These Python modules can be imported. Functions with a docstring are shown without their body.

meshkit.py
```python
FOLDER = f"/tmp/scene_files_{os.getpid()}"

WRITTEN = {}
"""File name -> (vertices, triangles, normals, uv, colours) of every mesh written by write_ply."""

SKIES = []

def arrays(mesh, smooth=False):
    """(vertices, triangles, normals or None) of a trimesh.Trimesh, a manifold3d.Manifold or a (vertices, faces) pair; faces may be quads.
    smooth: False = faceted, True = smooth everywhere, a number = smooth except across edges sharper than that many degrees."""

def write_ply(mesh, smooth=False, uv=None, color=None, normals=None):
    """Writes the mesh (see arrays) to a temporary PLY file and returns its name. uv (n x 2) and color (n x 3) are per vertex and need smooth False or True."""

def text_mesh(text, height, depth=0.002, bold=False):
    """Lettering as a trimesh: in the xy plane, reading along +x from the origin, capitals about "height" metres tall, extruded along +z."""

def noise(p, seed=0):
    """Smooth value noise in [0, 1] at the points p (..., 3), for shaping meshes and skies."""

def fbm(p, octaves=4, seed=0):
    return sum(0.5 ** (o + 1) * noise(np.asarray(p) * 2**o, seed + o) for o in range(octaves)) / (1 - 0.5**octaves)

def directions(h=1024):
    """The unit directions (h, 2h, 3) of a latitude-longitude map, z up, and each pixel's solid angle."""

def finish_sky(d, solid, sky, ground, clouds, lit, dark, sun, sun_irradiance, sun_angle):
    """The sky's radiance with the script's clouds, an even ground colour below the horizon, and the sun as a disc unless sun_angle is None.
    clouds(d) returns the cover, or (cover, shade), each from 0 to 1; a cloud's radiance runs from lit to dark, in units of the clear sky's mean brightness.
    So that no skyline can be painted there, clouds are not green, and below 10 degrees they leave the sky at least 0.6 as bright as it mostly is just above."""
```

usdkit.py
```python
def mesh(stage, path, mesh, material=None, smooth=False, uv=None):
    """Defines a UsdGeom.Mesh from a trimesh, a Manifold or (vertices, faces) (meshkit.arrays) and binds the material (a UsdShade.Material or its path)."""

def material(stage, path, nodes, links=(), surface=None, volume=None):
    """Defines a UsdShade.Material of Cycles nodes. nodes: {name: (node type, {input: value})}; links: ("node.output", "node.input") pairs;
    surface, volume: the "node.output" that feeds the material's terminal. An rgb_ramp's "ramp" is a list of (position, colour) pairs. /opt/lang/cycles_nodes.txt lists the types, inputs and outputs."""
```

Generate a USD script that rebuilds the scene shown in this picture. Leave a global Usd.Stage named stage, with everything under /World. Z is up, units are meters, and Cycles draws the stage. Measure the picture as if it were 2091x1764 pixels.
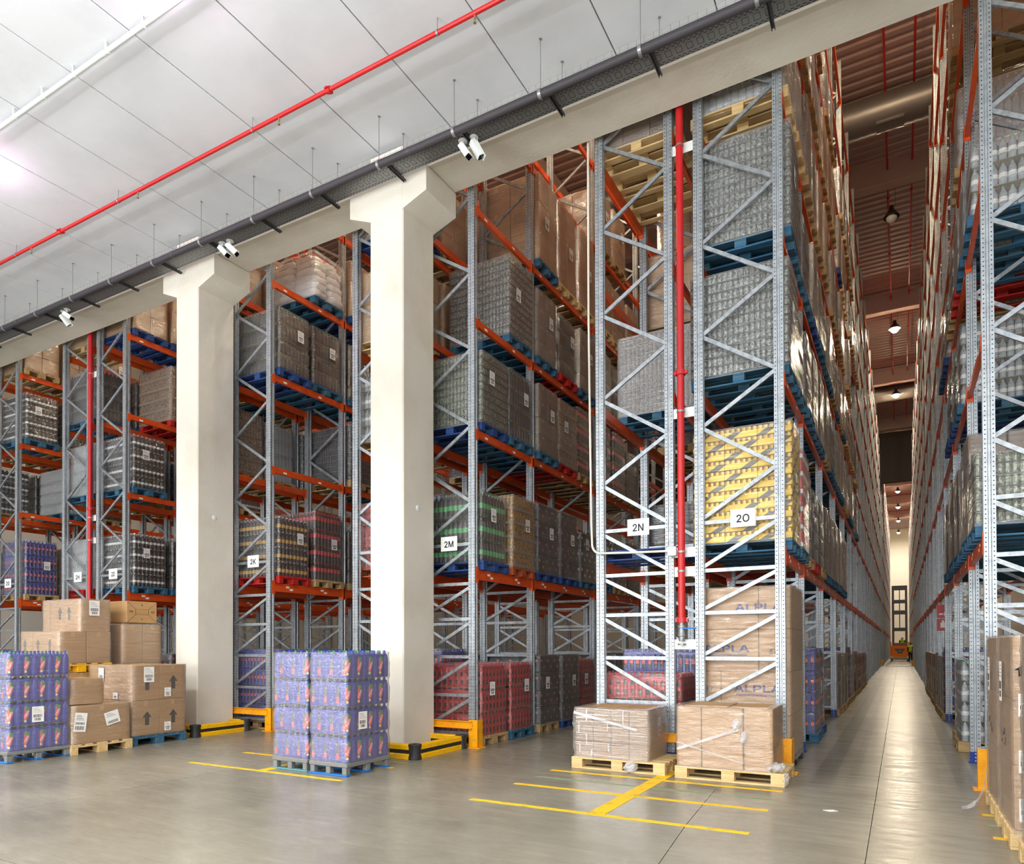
import math, random
import numpy as np, trimesh, usdkit, meshkit
from pxr import Usd, UsdGeom, UsdLux, UsdShade, Sdf, Gf, Vt
from shapely.geometry import Polygon

stage = Usd.Stage.CreateInMemory()
UsdGeom.SetStageUpAxis(stage, UsdGeom.Tokens.z)
UsdGeom.SetStageMetersPerUnit(stage, 1.0)
UsdGeom.Xform.Define(stage, '/World')
UsdGeom.Scope.Define(stage, '/World/Looks')
random.seed(7)
rng = np.random.default_rng(7)

# ------------------------------------------------------------------ camera
CAM_H, FPX, CY = 1.5347, 1419.4651, 1303.8675
YAW, ROLL, PITCH = math.radians(29.20826), math.radians(-0.14789), math.radians(0.60745)
Fv = np.array([-math.sin(YAW) * math.cos(PITCH), math.cos(YAW) * math.cos(PITCH), math.sin(PITCH)])
R0 = np.array([math.cos(YAW), math.sin(YAW), 0.0])
U0 = np.cross(R0, Fv)
Rv = math.cos(ROLL) * R0 + math.sin(ROLL) * U0
Uv = np.cross(Rv, Fv)
cam = UsdGeom.Camera.Define(stage, '/World/camera')
cam.AddTransformOp().Set(Gf.Matrix4d(*Rv, 0, *Uv, 0, *(-Fv), 0, 0, 0, CAM_H, 1))
cam.CreateHorizontalApertureAttr(36.0)
cam.CreateVerticalApertureAttr(36.0 * 1764 / 2091)
cam.CreateFocalLengthAttr(36.0 * FPX / 2091)
cam.CreateHorizontalApertureOffsetAttr(0.0)
cam.CreateVerticalApertureOffsetAttr((CY - 882) * 36.0 / 2091)
cam.CreateClippingRangeAttr(Gf.Vec2f(0.05, 400))
cam.CreateExposureAttr(0.36)

# ------------------------------------------------------------------ light levels
DOOR_POWER = 8.2      # daylight through the glazed loading doors behind the camera
LAMP_POWER = 62.0      # hall lamps, downward share
LAMP_UP = 104.0         # hall lamps, upward share
BAY_POWER = 330.0     # high bay lamps over the aisles

def rect_light(name, pos, w, h, rot, power, color):
    l = UsdLux.RectLight.Define(stage, '/World/' + name)
    l.AddTranslateOp().Set(Gf.Vec3d(*pos)); l.AddRotateXYZOp().Set(Gf.Vec3f(*rot))
    l.CreateWidthAttr(w); l.CreateHeightAttr(h); l.CreateIntensityAttr(power); l.CreateColorAttr(Gf.Vec3f(*color))
    return l

BACK_Y = -14.0
DOORS_X = (-15.5, -9.5, -3.5, 2.5)
for i, x in enumerate(DOORS_X):   # daylight outside the door openings of the back wall
    rect_light('daylight_%03d' % i, (x, BACK_Y + 0.02, 2.6), 3.6, 4.6, (90, 0, 0), DOOR_POWER, (0.93, 0.97, 1.0))
HALL_LAMPS = [(x, y) for y in (2.2, -3.2, -8.6) for x in (-19.5, -13.0, -6.5, 0.0, 6.0)]
for i, (x, y) in enumerate(HALL_LAMPS):
    rect_light('lamp_light_%03d' % i, (x, y, 5.385), 1.5, 0.5, (0, 0, 0), LAMP_POWER, (1.0, 0.97, 0.93))
    rect_light('lamp_uplight_%03d' % i, (x, y, 5.485), 1.5, 0.5, (180, 0, 0), LAMP_UP * (.42 if y > 0 else 1.0), (0.97, 0.98, 1.0))

# ------------------------------------------------------------------ helpers
class MB:
    """Collects shapes and gives them back as one (vertices, triangles)."""
    def __init__(s): s.v, s.f, s.n = [], [], 0
    def add(s, v, f):
        v = np.asarray(v, float); f = np.asarray(f, int)
        if f.shape[1] == 4: f = np.vstack([f[:, [0, 1, 2]], f[:, [0, 2, 3]]])
        s.v.append(v); s.f.append(f + s.n); s.n += len(v); return s
    def mesh(s, m, mat=None):
        v = np.array(m.vertices)
        if mat is not None: v = v @ np.asarray(mat)[:3, :3].T + np.asarray(mat)[:3, 3]
        return s.add(v, m.faces)
    def get(s): return np.vstack(s.v), np.vstack(s.f)
    def box(s, x0, x1, y0, y1, z0, z1):
        v = [(x, y, z) for x in (x0, x1) for y in (y0, y1) for z in (z0, z1)]
        return s.add(v, [(0, 1, 3, 2), (4, 6, 7, 5), (0, 4, 5, 1), (2, 3, 7, 6), (0, 2, 6, 4), (1, 5, 7, 3)])
    def rbox(s, x0, x1, y0, y1, z0, z1, c=0.01):
        """box with chamfered edges"""
        c = min(c, (x1 - x0) * .45, (y1 - y0) * .45, (z1 - z0) * .45)
        h = np.array([x1 - x0, y1 - y0, z1 - z0]) / 2; m = np.array([x0 + x1, y0 + y1, z0 + z1]) / 2
        pts = RB_SIGN * (h - c * (1 - RB_IN)) + m
        return s.add(pts, RB_F)
    def bar(s, a, b, w, h, up=(0, 0, 1)):
        """box of section w (sideways) x h (along up) from a to b"""
        a, b = np.asarray(a, float), np.asarray(b, float); d = b - a; L = np.linalg.norm(d); d /= L
        sd = np.cross(d, up); sd /= np.linalg.norm(sd); u = np.cross(sd, d)
        v = [a + d * L * i + sd * w * (j - .5) + u * h * (k - .5) for i in (0, 1) for j in (0, 1) for k in (0, 1)]
        return s.add(v, [(0, 1, 3, 2), (4, 6, 7, 5), (0, 4, 5, 1), (2, 3, 7, 6), (0, 2, 6, 4), (1, 5, 7, 3)])
    def prof(s, poly, a, b, side, up):
        """extrudes a 2-D outline (side, up) from a to b"""
        a, b = np.asarray(a, float), np.asarray(b, float); side, up = np.asarray(side, float), np.asarray(up, float)
        p = np.asarray(poly, float); n = len(p)
        ring = p[:, :1] * side + p[:, 1:] * up
        v = np.vstack([a + ring, b + ring])
        q = [(i, (i + 1) % n, n + (i + 1) % n, n + i) for i in range(n)]
        s.add(v, q)
        tv, tf = trimesh.creation.triangulate_polygon(Polygon(p), engine='earcut')
        tv = np.asarray(tv); r2 = tv[:, :1] * side + tv[:, 1:2] * up
        s.add(a + r2, np.asarray(tf)[:, ::-1]); s.add(b + r2, tf)
        return s
    def tube(s, pts, r, n=8, caps=True):
        p = np.asarray(pts, float); t = np.gradient(p, axis=0); t /= np.linalg.norm(t, axis=1, keepdims=True)
        ref = np.array([0, 0, 1.]) if abs(t[0, 2]) < .9 else np.array([1., 0, 0])
        rs = np.broadcast_to(r, len(p)); rings = []
        u = np.cross(t[0], ref); u /= np.linalg.norm(u)
        for i in range(len(p)):
            u = u - t[i] * (u @ t[i]); u /= np.linalg.norm(u); w = np.cross(t[i], u)
            a = np.arange(n) * 2 * math.pi / n
            rings.append(p[i] + rs[i] * (np.cos(a)[:, None] * u + np.sin(a)[:, None] * w))
        v = np.vstack(rings)
        q = [(i * n + j, i * n + (j + 1) % n, (i + 1) * n + (j + 1) % n, (i + 1) * n + j) for i in range(len(p) - 1) for j in range(n)]
        s.add(v, q)
        if caps:
            for i, o in ((0, -1), (len(p) - 1, 1)):
                s.add(np.vstack([rings[i], p[i]]), [((j, (j + 1) % n, n) if o > 0 else ((j + 1) % n, j, n)) for j in range(n)])
        return s
    def lathe(s, prof, n=12, at=(0, 0, 0), ph=0.0):
        v, f = LATHE(tuple(map(tuple, prof)), n)
        if ph:
            c, k = math.cos(ph), math.sin(ph); v = np.stack([v[:, 0] * c - v[:, 1] * k, v[:, 0] * k + v[:, 1] * c, v[:, 2]], 1)
        return s.add(v + np.asarray(at, float), f)
    def disc(s, c, r, nrm, n=12):
        c = np.asarray(c, float); nrm = np.asarray(nrm, float); nrm /= np.linalg.norm(nrm)
        return s.tube([c - nrm * .002, c + nrm * .002], r, n)

_g = np.array([(x, y, z) for x in (-1, 1) for y in (-1, 1) for z in (-1, 1)], float)
RB_SIGN = np.repeat(_g, 3, 0)
RB_IN = np.tile(np.eye(3), (8, 1))
_h = trimesh.convex.convex_hull(RB_SIGN * (1 - .2 * (1 - RB_IN)))
_ix = [int(np.argmin(np.abs(RB_SIGN * (1 - .2 * (1 - RB_IN)) - p).sum(1))) for p in _h.vertices]
RB_F = np.array(_ix)[_h.faces]
_lc = {}
def LATHE(prof, n):
    if (prof, n) not in _lc:
        a = np.arange(n) * 2 * math.pi / n
        v = np.vstack([np.stack([r * np.cos(a), r * np.sin(a), np.full(n, z)], 1) for r, z in prof])
        q = [(i * n + j, i * n + (j + 1) % n, (i + 1) * n + (j + 1) % n, (i + 1) * n + j) for i in range(len(prof) - 1) for j in range(n)]
        _lc[prof, n] = (v, np.array(q))
    return _lc[prof, n]

used = {}
def numbered(parent, name):
    k = used.get((parent, name), 0); used[parent, name] = k + 1
    return f'{parent}/{name}' + (f'_{k:03d}' if k else '')
def path_of(p): return p if isinstance(p, str) else str(p.GetPath())
def meta(pr, label=None, cat=None, group=None, kind=None):
    for k, t in (('label', label), ('category', cat), ('group', group), ('kind', kind)):
        if t: pr.SetCustomDataByKey(k, t)
    return pr
def obj(name, mb, mat, parent='/World', smooth=False, uv=None, **kw):
    m = usdkit.mesh(stage, numbered(path_of(parent), name), mb.get() if isinstance(mb, MB) else mb, mat, smooth=smooth, uv=uv)
    return meta(m.GetPrim(), **kw)
def thing(name, label, cat, loc=(0, 0, 0), rz=0.0, group=None, parent='/World', kind=None):
    x = UsdGeom.Xform.Define(stage, numbered(parent, name))
    x.AddTranslateOp().Set(Gf.Vec3d(*map(float, loc))); x.AddRotateZOp().Set(float(rz))
    return meta(x.GetPrim(), label, cat, group, kind)
PROTO = '/World/prototypes'
stage.CreateClassPrim(PROTO)
def proto(name):
    return UsdGeom.Xform.Define(stage, numbered(PROTO, name)).GetPrim()
def copy(p, name, label, cat, loc, rz=0.0, group=None):
    r = thing(name, label, cat, loc, rz, group)
    r.GetReferences().AddInternalReference(p.GetPath()); r.SetInstanceable(True)
    return r

# ------------------------------------------------------------------ materials
def lin(r, g, b):
    return tuple(((c / 255) / 12.92 if c / 255 <= .04045 else ((c / 255 + .055) / 1.055) ** 2.4) for c in (r, g, b))
def pm(name, color, rough=.5, metal=0.0, vary=None, bump=None, space='object', **kw):
    """principled material; vary=(scale, colour2, lo, hi) mixes in a second colour by noise, bump=(scale, strength, distance)"""
    n = {'p': ('principled_bsdf', {'base_color': color, 'roughness': rough, 'metallic': metal, **kw})}; l = []
    n['t'] = ('texture_coordinate', {}); n['g'] = ('geometry', {})
    src = 't.object' if space == 'object' else 'g.position'
    if vary:
        sc, c2, lo, hi = vary
        n['m'] = ('mapping', {'scale': sc if np.ndim(sc) else (sc, sc, sc)}); l.append((src, 'm.vector'))
        n['n'] = ('noise_texture', {'scale': 1.0, 'detail': 5.0, 'roughness': .6}); l.append(('m.vector', 'n.vector'))
        n['r'] = ('map_range', {'from_min': lo, 'from_max': hi, 'clamp': True}); l.append(('n.fac', 'r.value'))
        n['x'] = ('mix', {'color1': color, 'color2': c2}); l += [('r.result', 'x.fac'), ('x.color', 'p.base_color')]
    if bump:
        sc, st, ds = bump
        n['m2'] = ('mapping', {'scale': sc if np.ndim(sc) else (sc, sc, sc)}); l.append((src, 'm2.vector'))
        n['n2'] = ('noise_texture', {'scale': 1.0, 'detail': 4.0}); n['b'] = ('bump', {'strength': st, 'distance': ds})
        l += [('m2.vector', 'n2.vector'), ('n2.fac', 'b.height'), ('b.normal', 'p.normal')]
    return usdkit.material(stage, '/World/Looks/' + name, n, l, surface='p.BSDF')

def film_mat(name, base, gain, rough, sc, bump, haze, tint=(1, 1, 1), hz=(.9, .92, .95)):
    """clear stretch film: see-through, with a wrinkled gloss and a little milky haze"""
    return usdkit.material(stage, '/World/Looks/' + name, {
        't': ('texture_coordinate', {}), 'm': ('mapping', {'scale': sc}), 'n': ('noise_texture', {'scale': 1.0, 'detail': 5.0, 'roughness': .65, 'distortion': .6}),
        'b': ('bump', {'strength': bump, 'distance': .03}), 'w': ('layer_weight', {'blend': .5}),
        'f': ('math', {'math_type': 'multiply_add', 'value2': gain, 'value3': base, 'use_clamp': True}),
        'tr': ('transparent_bsdf', {'color': tint}), 'gl': ('glossy_bsdf', {'color': (.95, .95, .95), 'roughness': rough}),
        'd': ('diffuse_bsdf', {'color': hz}), 'mx': ('mix_closure', {'fac': haze}), 'mm': ('mix_closure', {})},
        [('t.object', 'm.vector'), ('m.vector', 'n.vector'), ('n.fac', 'b.height'), ('b.normal', 'w.normal'), ('b.normal', 'gl.normal'), ('w.facing', 'f.value1'),
         ('gl.BSDF', 'mx.closure1'), ('d.BSDF', 'mx.closure2'), ('f.value', 'mm.fac'), ('tr.BSDF', 'mm.closure1'), ('mx.closure', 'mm.closure2')], surface='mm.closure')

def emit(name, color, strength):
    return usdkit.material(stage, '/World/Looks/' + name, {'e': ('emission', {'color': color, 'strength': strength})}, [], surface='e.emission')

M = {}
M['white_concrete'] = pm('white_concrete', lin(226, 221, 208), .75, 0, (1.1, lin(214, 206, 190), .45, .75), (18, .12, .02), 'world')
M['ceiling_concrete'] = pm('ceiling_concrete', lin(218, 221, 225), .85, 0, (.8, lin(206, 209, 213), .42, .72), (9, .10, .02), 'world')
M['joint'] = pm('joint', lin(96, 92, 86), .9)
M['wall'] = pm('wall_paint', lin(205, 203, 198), .8)
M['roof'] = pm('roof_deck', lin(182, 156, 152), .6)
M['roof_beam'] = pm('roof_beam', lin(192, 166, 160), .75)
M['rear_wall'] = pm('rear_wall', lin(240, 234, 220), .7)
M['curtain'] = pm('curtain_cloth', lin(70, 62, 60), .8, 0, None, (3, .4, .1), 'world')
M['duct'] = pm('duct_metal', lin(138, 134, 134), .4, .7)
M['orange'] = pm('orange_paint', lin(216, 82, 28), .38, 0, (6, lin(190, 64, 22), .5, .75), None, 'world')
M['blue_foot'] = pm('blue_paint', lin(16, 52, 128), .4)
M['bolt'] = pm('bolt_metal', lin(205, 208, 210), .3, .8)
M['galv'] = pm('galvanised', lin(170, 176, 180), .38, .55, (14, lin(130, 136, 142), .4, .7), None, 'world')
M['yellow'] = pm('yellow_paint', lin(246, 168, 8), .4, 0, (9, lin(232, 150, 4), .45, .7), None, 'world')
M['guard_yellow'] = pm('guard_yellow', lin(250, 190, 4), .42, 0, (7, lin(226, 160, 6), .5, .75), None, 'world')
M['rubber'] = pm('black_rubber', lin(38, 38, 40), .55, 0, (20, lin(70, 68, 66), .55, .75), None, 'world')
M['red'] = pm('red_paint', lin(196, 30, 34), .35)
M['white_paint'] = pm('white_paint', lin(232, 236, 234), .4)
M['pipe_white'] = pm('pipe_white', lin(222, 230, 224), .4)
M['pipe_dark'] = pm('pipe_insulation', lin(58, 55, 60), .6, 0, None, (25, .15, .01), 'world')
M['steel'] = pm('steel', lin(150, 152, 152), .4, .6)
M['dark_steel'] = pm('dark_steel', lin(72, 74, 76), .45, .4)
M['tray'] = pm('tray_metal', lin(138, 140, 140), .45, .5)
M['cable_red'] = pm('cable_red', lin(190, 40, 50), .5)
M['cable_violet'] = pm('cable_violet', lin(120, 90, 150), .5)
M['black'] = pm('black_print', lin(22, 22, 24), .6)
M['grey_print'] = pm('grey_print', lin(70, 66, 62), .7)
M['blue_print'] = pm('blue_print', lin(46, 50, 118), .7)
M['paper'] = pm('paper', lin(236, 234, 230), .6)
M['sign'] = pm('sign_white', lin(240, 241, 240), .35)
M['tape_yellow'] = pm('tape_yellow', lin(236, 188, 6), .6, 0, (9, lin(170, 142, 56), .52, .72), None, 'world')
M['tape_green'] = pm('tape_green', lin(104, 140, 92), .6, 0, (12, lin(150, 148, 126), .38, .62), None, 'world')
M['wood'] = pm('pallet_wood', lin(218, 188, 134), .7, 0, ((3, 30, 30), lin(190, 156, 104), .4, .7))
M['wood_old'] = pm('pallet_wood_old', lin(190, 160, 112), .75, 0, ((3, 30, 30), lin(150, 120, 78), .35, .7))
M['wood_blue'] = pm('pallet_blue', lin(34, 92, 128), .7, 0, ((3, 24, 24), lin(84, 112, 114), .45, .75))
M['wood_dblue'] = pm('pallet_deep_blue', lin(28, 66, 130), .6, 0, ((3, 24, 24), lin(52, 76, 112), .45, .75))
M['wood_red'] = pm('pallet_red', lin(186, 30, 24), .6, 0, ((3, 30, 30), lin(150, 26, 20), .45, .75))
M['wood_brown'] = pm('pallet_brown', lin(176, 84, 40), .65, 0, ((3, 30, 30), lin(140, 66, 36), .45, .75))
M['plastic_grey'] = pm('pallet_grey', lin(120, 122, 120), .5)
M['plastic_blue'] = pm('pallet_plastic_blue', lin(24, 110, 190), .45)
M['plastic_teal'] = pm('pallet_plastic_teal', lin(90, 140, 150), .45)
M['carton'] = pm('carton', lin(182, 143, 94), .7, 0, ((1.5, 1.5, 14), lin(168, 128, 80), .4, .7), ((2, 2, 60), .05, .01))
M['carton_dark'] = pm('carton_dark', lin(132, 116, 100), .7, 0, ((1.5, 1.5, 14), lin(112, 98, 84), .4, .7))
M['carton_tape'] = pm('carton_tape', lin(192, 154, 104), .3)
M['film'] = film_mat('film', .13, .42, .17, (2.6, 2.6, 30), .75, .10)
M['film_dense'] = film_mat('film_dense', .36, .45, .22, (1.1, 1.1, 42), 1.0, .05)
M['film_milky'] = film_mat('film_milky', .34, .4, .2, (1.6, 1.6, 40), .8, .22)
M['film_thin'] = film_mat('film_thin', .15, .42, .15, (5, 5, 20), 1.0, .07)
M['film_loose'] = film_mat('film_loose', .30, .5, .16, (18, 18, 18), .9, .35)
M['can_silver'] = pm('can_silver', lin(176, 182, 176), .3, .55, ((38, 38, 26), lin(70, 78, 72), .42, .58))
M['can_lid'] = pm('can_lid', lin(190, 194, 190), .28, .8)
M['can_green'] = pm('can_green', lin(150, 156, 132), .32, .4, ((38, 38, 26), lin(58, 74, 52), .42, .58))
M['can_amber'] = pm('can_amber', lin(196, 146, 52), .35, .3, ((38, 38, 26), lin(92, 64, 34), .44, .6))
M['can_dark'] = pm('can_dark', lin(60, 60, 62), .35, .5)
M['can_brown'] = pm('can_brown', lin(170, 138, 100), .5, .2, ((38, 38, 26), lin(96, 74, 54), .44, .6))
M['can_red'] = pm('can_red', lin(196, 62, 58), .4, .3)
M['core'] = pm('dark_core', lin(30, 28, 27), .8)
M['slip'] = pm('slip_sheet', lin(66, 70, 64), .8)
M['tray_card'] = pm('tray_card', lin(150, 128, 98), .8)
M['pet_dark'] = pm('bottle_dark', lin(34, 28, 28), .16)
M['pet_clear'] = pm('bottle_clear', lin(150, 160, 164), .12, 0, None, None, transmission_weight=0.0)
M['pet_blue'] = pm('bottle_blue', lin(54, 62, 158), .22)
M['pet_red'] = pm('bottle_red', lin(178, 24, 28), .25)
M['pet_black'] = pm('bottle_black', lin(24, 24, 28), .3)
M['lab_red'] = pm('label_red', lin(206, 34, 40), .35)
M['lab_green'] = pm('label_green', lin(66, 168, 92), .4)
M['lab_white'] = pm('label_white', lin(226, 226, 222), .4)
M['lab_yellow'] = pm('label_yellow', lin(206, 160, 70), .4)
M['lab_pink'] = pm('label_pink', lin(190, 110, 110), .5)
M['cap_red'] = pm('cap_red', lin(214, 28, 30), .35)
M['cap_blue'] = pm('cap_blue', lin(40, 70, 190), .35)
M['cap_green'] = pm('cap_green', lin(50, 140, 80), .35)
M['cap_white'] = pm('cap_white', lin(225, 225, 225), .35)
M['berry'] = pm('berry_red', lin(236, 84, 70), .35)
M['leaf'] = pm('leaf_green', lin(70, 130, 70), .4)
M['oval'] = pm('oval_yellow', lin(226, 206, 60), .4)
M['smoke'] = pm('window_grey', lin(84, 84, 92), .25)
M['sack'] = pm('sack_plastic', lin(232, 236, 242), .25, 0, None, (14, .5, .03))
M['black_pack'] = pm('black_pack', lin(38, 38, 40), .3, 0, None, (12, .3, .02))
M['fork_orange'] = pm('fork_orange', lin(246, 130, 20), .35)
M['fork_dark'] = pm('fork_dark', lin(98, 100, 106), .5)
M['fork_grey'] = pm('fork_grey', lin(150, 150, 148), .5)
M['vest'] = pm('hi_vis', lin(190, 230, 40), .7)
M['cloth_navy'] = pm('cloth_navy', lin(30, 32, 48), .8)
M['skin'] = pm('skin', lin(206, 160, 130), .5)
M['hair'] = pm('hair', lin(50, 38, 30), .7)
M['helmet'] = pm('helmet', lin(238, 238, 236), .3)
M['lens'] = pm('lens_dark', lin(20, 22, 26), .1)
M['brass'] = pm('brass', lin(190, 160, 120), .35, .8)
M['lamp_on'] = emit('lamp_glow', (1.0, .80, .48), 420.0)
M['lamp_pink'] = emit('lamp_pink', (1.0, .58, .86), 230.0)
M['lamp_hall'] = emit('lamp_hall', (1.0, .97, .92), 4.0)
M['daylight'] = emit('daylight_pane', (.93, .97, 1.0), 3.0)

# galvanised post: rows of punched holes, drawn from the post's own uv (metres)
M['post'] = usdkit.material(stage, '/World/Looks/post', {
    'u': ('uvmap', {'attribute': 'st'}), 's': ('separate_xyz', {}), 'au': ('math', {'math_type': 'absolute'}),
    'du': ('math', {'math_type': 'subtract', 'value2': .037}), 'du2': ('math', {'math_type': 'multiply'}),
    'fz': ('math', {'math_type': 'floored_modulo', 'value2': .05}), 'dz': ('math', {'math_type': 'subtract', 'value2': .025}), 'dz2': ('math', {'math_type': 'multiply'}),
    'sm': ('math', {'math_type': 'add'}), 'lt': ('math', {'math_type': 'less_than', 'value2': .0068 ** 2}),
    'g': ('geometry', {}), 'n': ('noise_texture', {'scale': 13.0, 'detail': 4.0}), 'r': ('map_range', {'from_min': .38, 'from_max': .7, 'clamp': True}),
    'c': ('mix', {'color1': lin(172, 178, 182), 'color2': lin(148, 154, 160)}), 'x': ('mix', {'color2': lin(34, 36, 38)}),
    'k': ('mix_float', {'a': .5, 'b': 0.0}),
    'p': ('principled_bsdf', {'roughness': .38, 'metallic': .5})},
    [('u.UV', 's.vector'), ('s.x', 'au.value1'), ('au.value', 'du.value1'), ('du.value', 'du2.value1'), ('du.value', 'du2.value2'),
     ('s.y', 'fz.value1'), ('fz.value', 'dz.value1'), ('dz.value', 'dz2.value1'), ('dz.value', 'dz2.value2'),
     ('du2.value', 'sm.value1'), ('dz2.value', 'sm.value2'), ('sm.value', 'lt.value1'), ('g.position', 'n.vector'), ('n.fac', 'r.value'), ('r.result', 'c.fac'),
     ('c.color', 'x.color1'), ('lt.value', 'x.fac'), ('x.color', 'p.base_color'), ('lt.value', 'k.fac'), ('k.result', 'p.metallic')], surface='p.BSDF')

# polished concrete floor with wear, scratches and the trucks' dark wheel tracks in the aisles
def floor_mat():
    n = {'g': ('geometry', {}), 's': ('separate_xyz', {}),
         'n1': ('noise_texture', {'scale': .55, 'detail': 6.0, 'roughness': .6}), 'r1': ('map_range', {'from_min': .36, 'from_max': .66, 'clamp': True}),
         'c1': ('mix', {'color1': lin(118, 113, 99), 'color2': lin(146, 140, 125)}),
         'mp': ('mapping', {'scale': (.9, 5.5, 1), 'rotation': (0, 0, .35)}), 'n2': ('noise_texture', {'scale': 1.6, 'detail': 8.0, 'roughness': .7}),
         'r2': ('map_range', {'from_min': .58, 'from_max': .78, 'clamp': True}), 'k2': ('math', {'math_type': 'multiply', 'value2': .35}), 'c2': ('mix', {'color2': lin(192, 186, 170)}),
         'mp3': ('mapping', {'scale': (6, .7, 1), 'rotation': (0, 0, .2)}), 'n3': ('noise_texture', {'scale': 1.1, 'detail': 9.0, 'roughness': .75}),
         'r3': ('map_range', {'from_min': .60, 'from_max': .74, 'clamp': True}), 'k3': ('math', {'math_type': 'multiply', 'value2': .5}), 'c3': ('mix', {'color2': lin(118, 112, 100)}),
         'rr': ('map_range', {'from_min': .3, 'from_max': .7, 'to_min': .20, 'to_max': .38, 'clamp': True}),
         'p': ('principled_bsdf', {'specular_ior_level': .42}), 'nb': ('noise_texture', {'scale': 4.0, 'detail': 3.0}), 'b': ('bump', {'strength': .02, 'distance': .02})}
    l = [('g.position', 's.vector'), ('g.position', 'n1.vector'), ('n1.fac', 'r1.value'), ('r1.result', 'c1.fac'),
         ('g.position', 'mp.vector'), ('mp.vector', 'n2.vector'), ('n2.fac', 'r2.value'), ('r2.result', 'k2.value1'), ('k2.value', 'c2.fac'), ('c1.color', 'c2.color1'),
         ('g.position', 'mp3.vector'), ('mp3.vector', 'n3.vector'), ('n3.fac', 'r3.value'), ('r3.result', 'k3.value1'), ('k3.value', 'c3.fac'), ('c2.color', 'c3.color1'),
         ('n2.fac', 'rr.value'), ('rr.result', 'p.roughness'), ('g.position', 'nb.vector'), ('nb.fac', 'b.height'), ('b.normal', 'p.normal')]
    last = 'c3.color'
    # wheel tracks: |x - x0| < w where y is past the aisle mouth
    n['yy'] = ('map_range', {'from_min': 7.9, 'from_max': 9.4, 'clamp': True}); l.append(('s.y', 'yy.value'))
    for i, (x0, w, k) in enumerate(((-.79, .13, .75), (.62, .11, .7), (-.50, .06, .3), (.34, .06, .25), (-5.38, .12, .4), (-3.95, .12, .4))):
        a = f't{i}'
        n[a + 'd'] = ('math', {'math_type': 'subtract', 'value2': x0}); n[a + 'a'] = ('math', {'math_type': 'absolute'})
        n[a + 'm'] = ('map_range', {'from_min': w, 'from_max': w * .75, 'clamp': True, 'to_max': k}); n[a + 'y'] = ('math', {'math_type': 'multiply'})
        n[a + 'c'] = ('mix', {'color2': lin(68, 65, 58)})
        l += [('s.x', a + 'd.value1'), (a + 'd.value', a + 'a.value1'), (a + 'a.value', a + 'm.value'), (a + 'm.result', a + 'y.value1'), ('yy.result', a + 'y.value2'), (a + 'y.value', a + 'c.fac'), (last, a + 'c.color1')]
        last = a + 'c.color'
    l.append((last, 'p.base_color'))
    return usdkit.material(stage, '/World/Looks/polished_floor', n, l, surface='p.BSDF')
M['floor'] = floor_mat()

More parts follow.
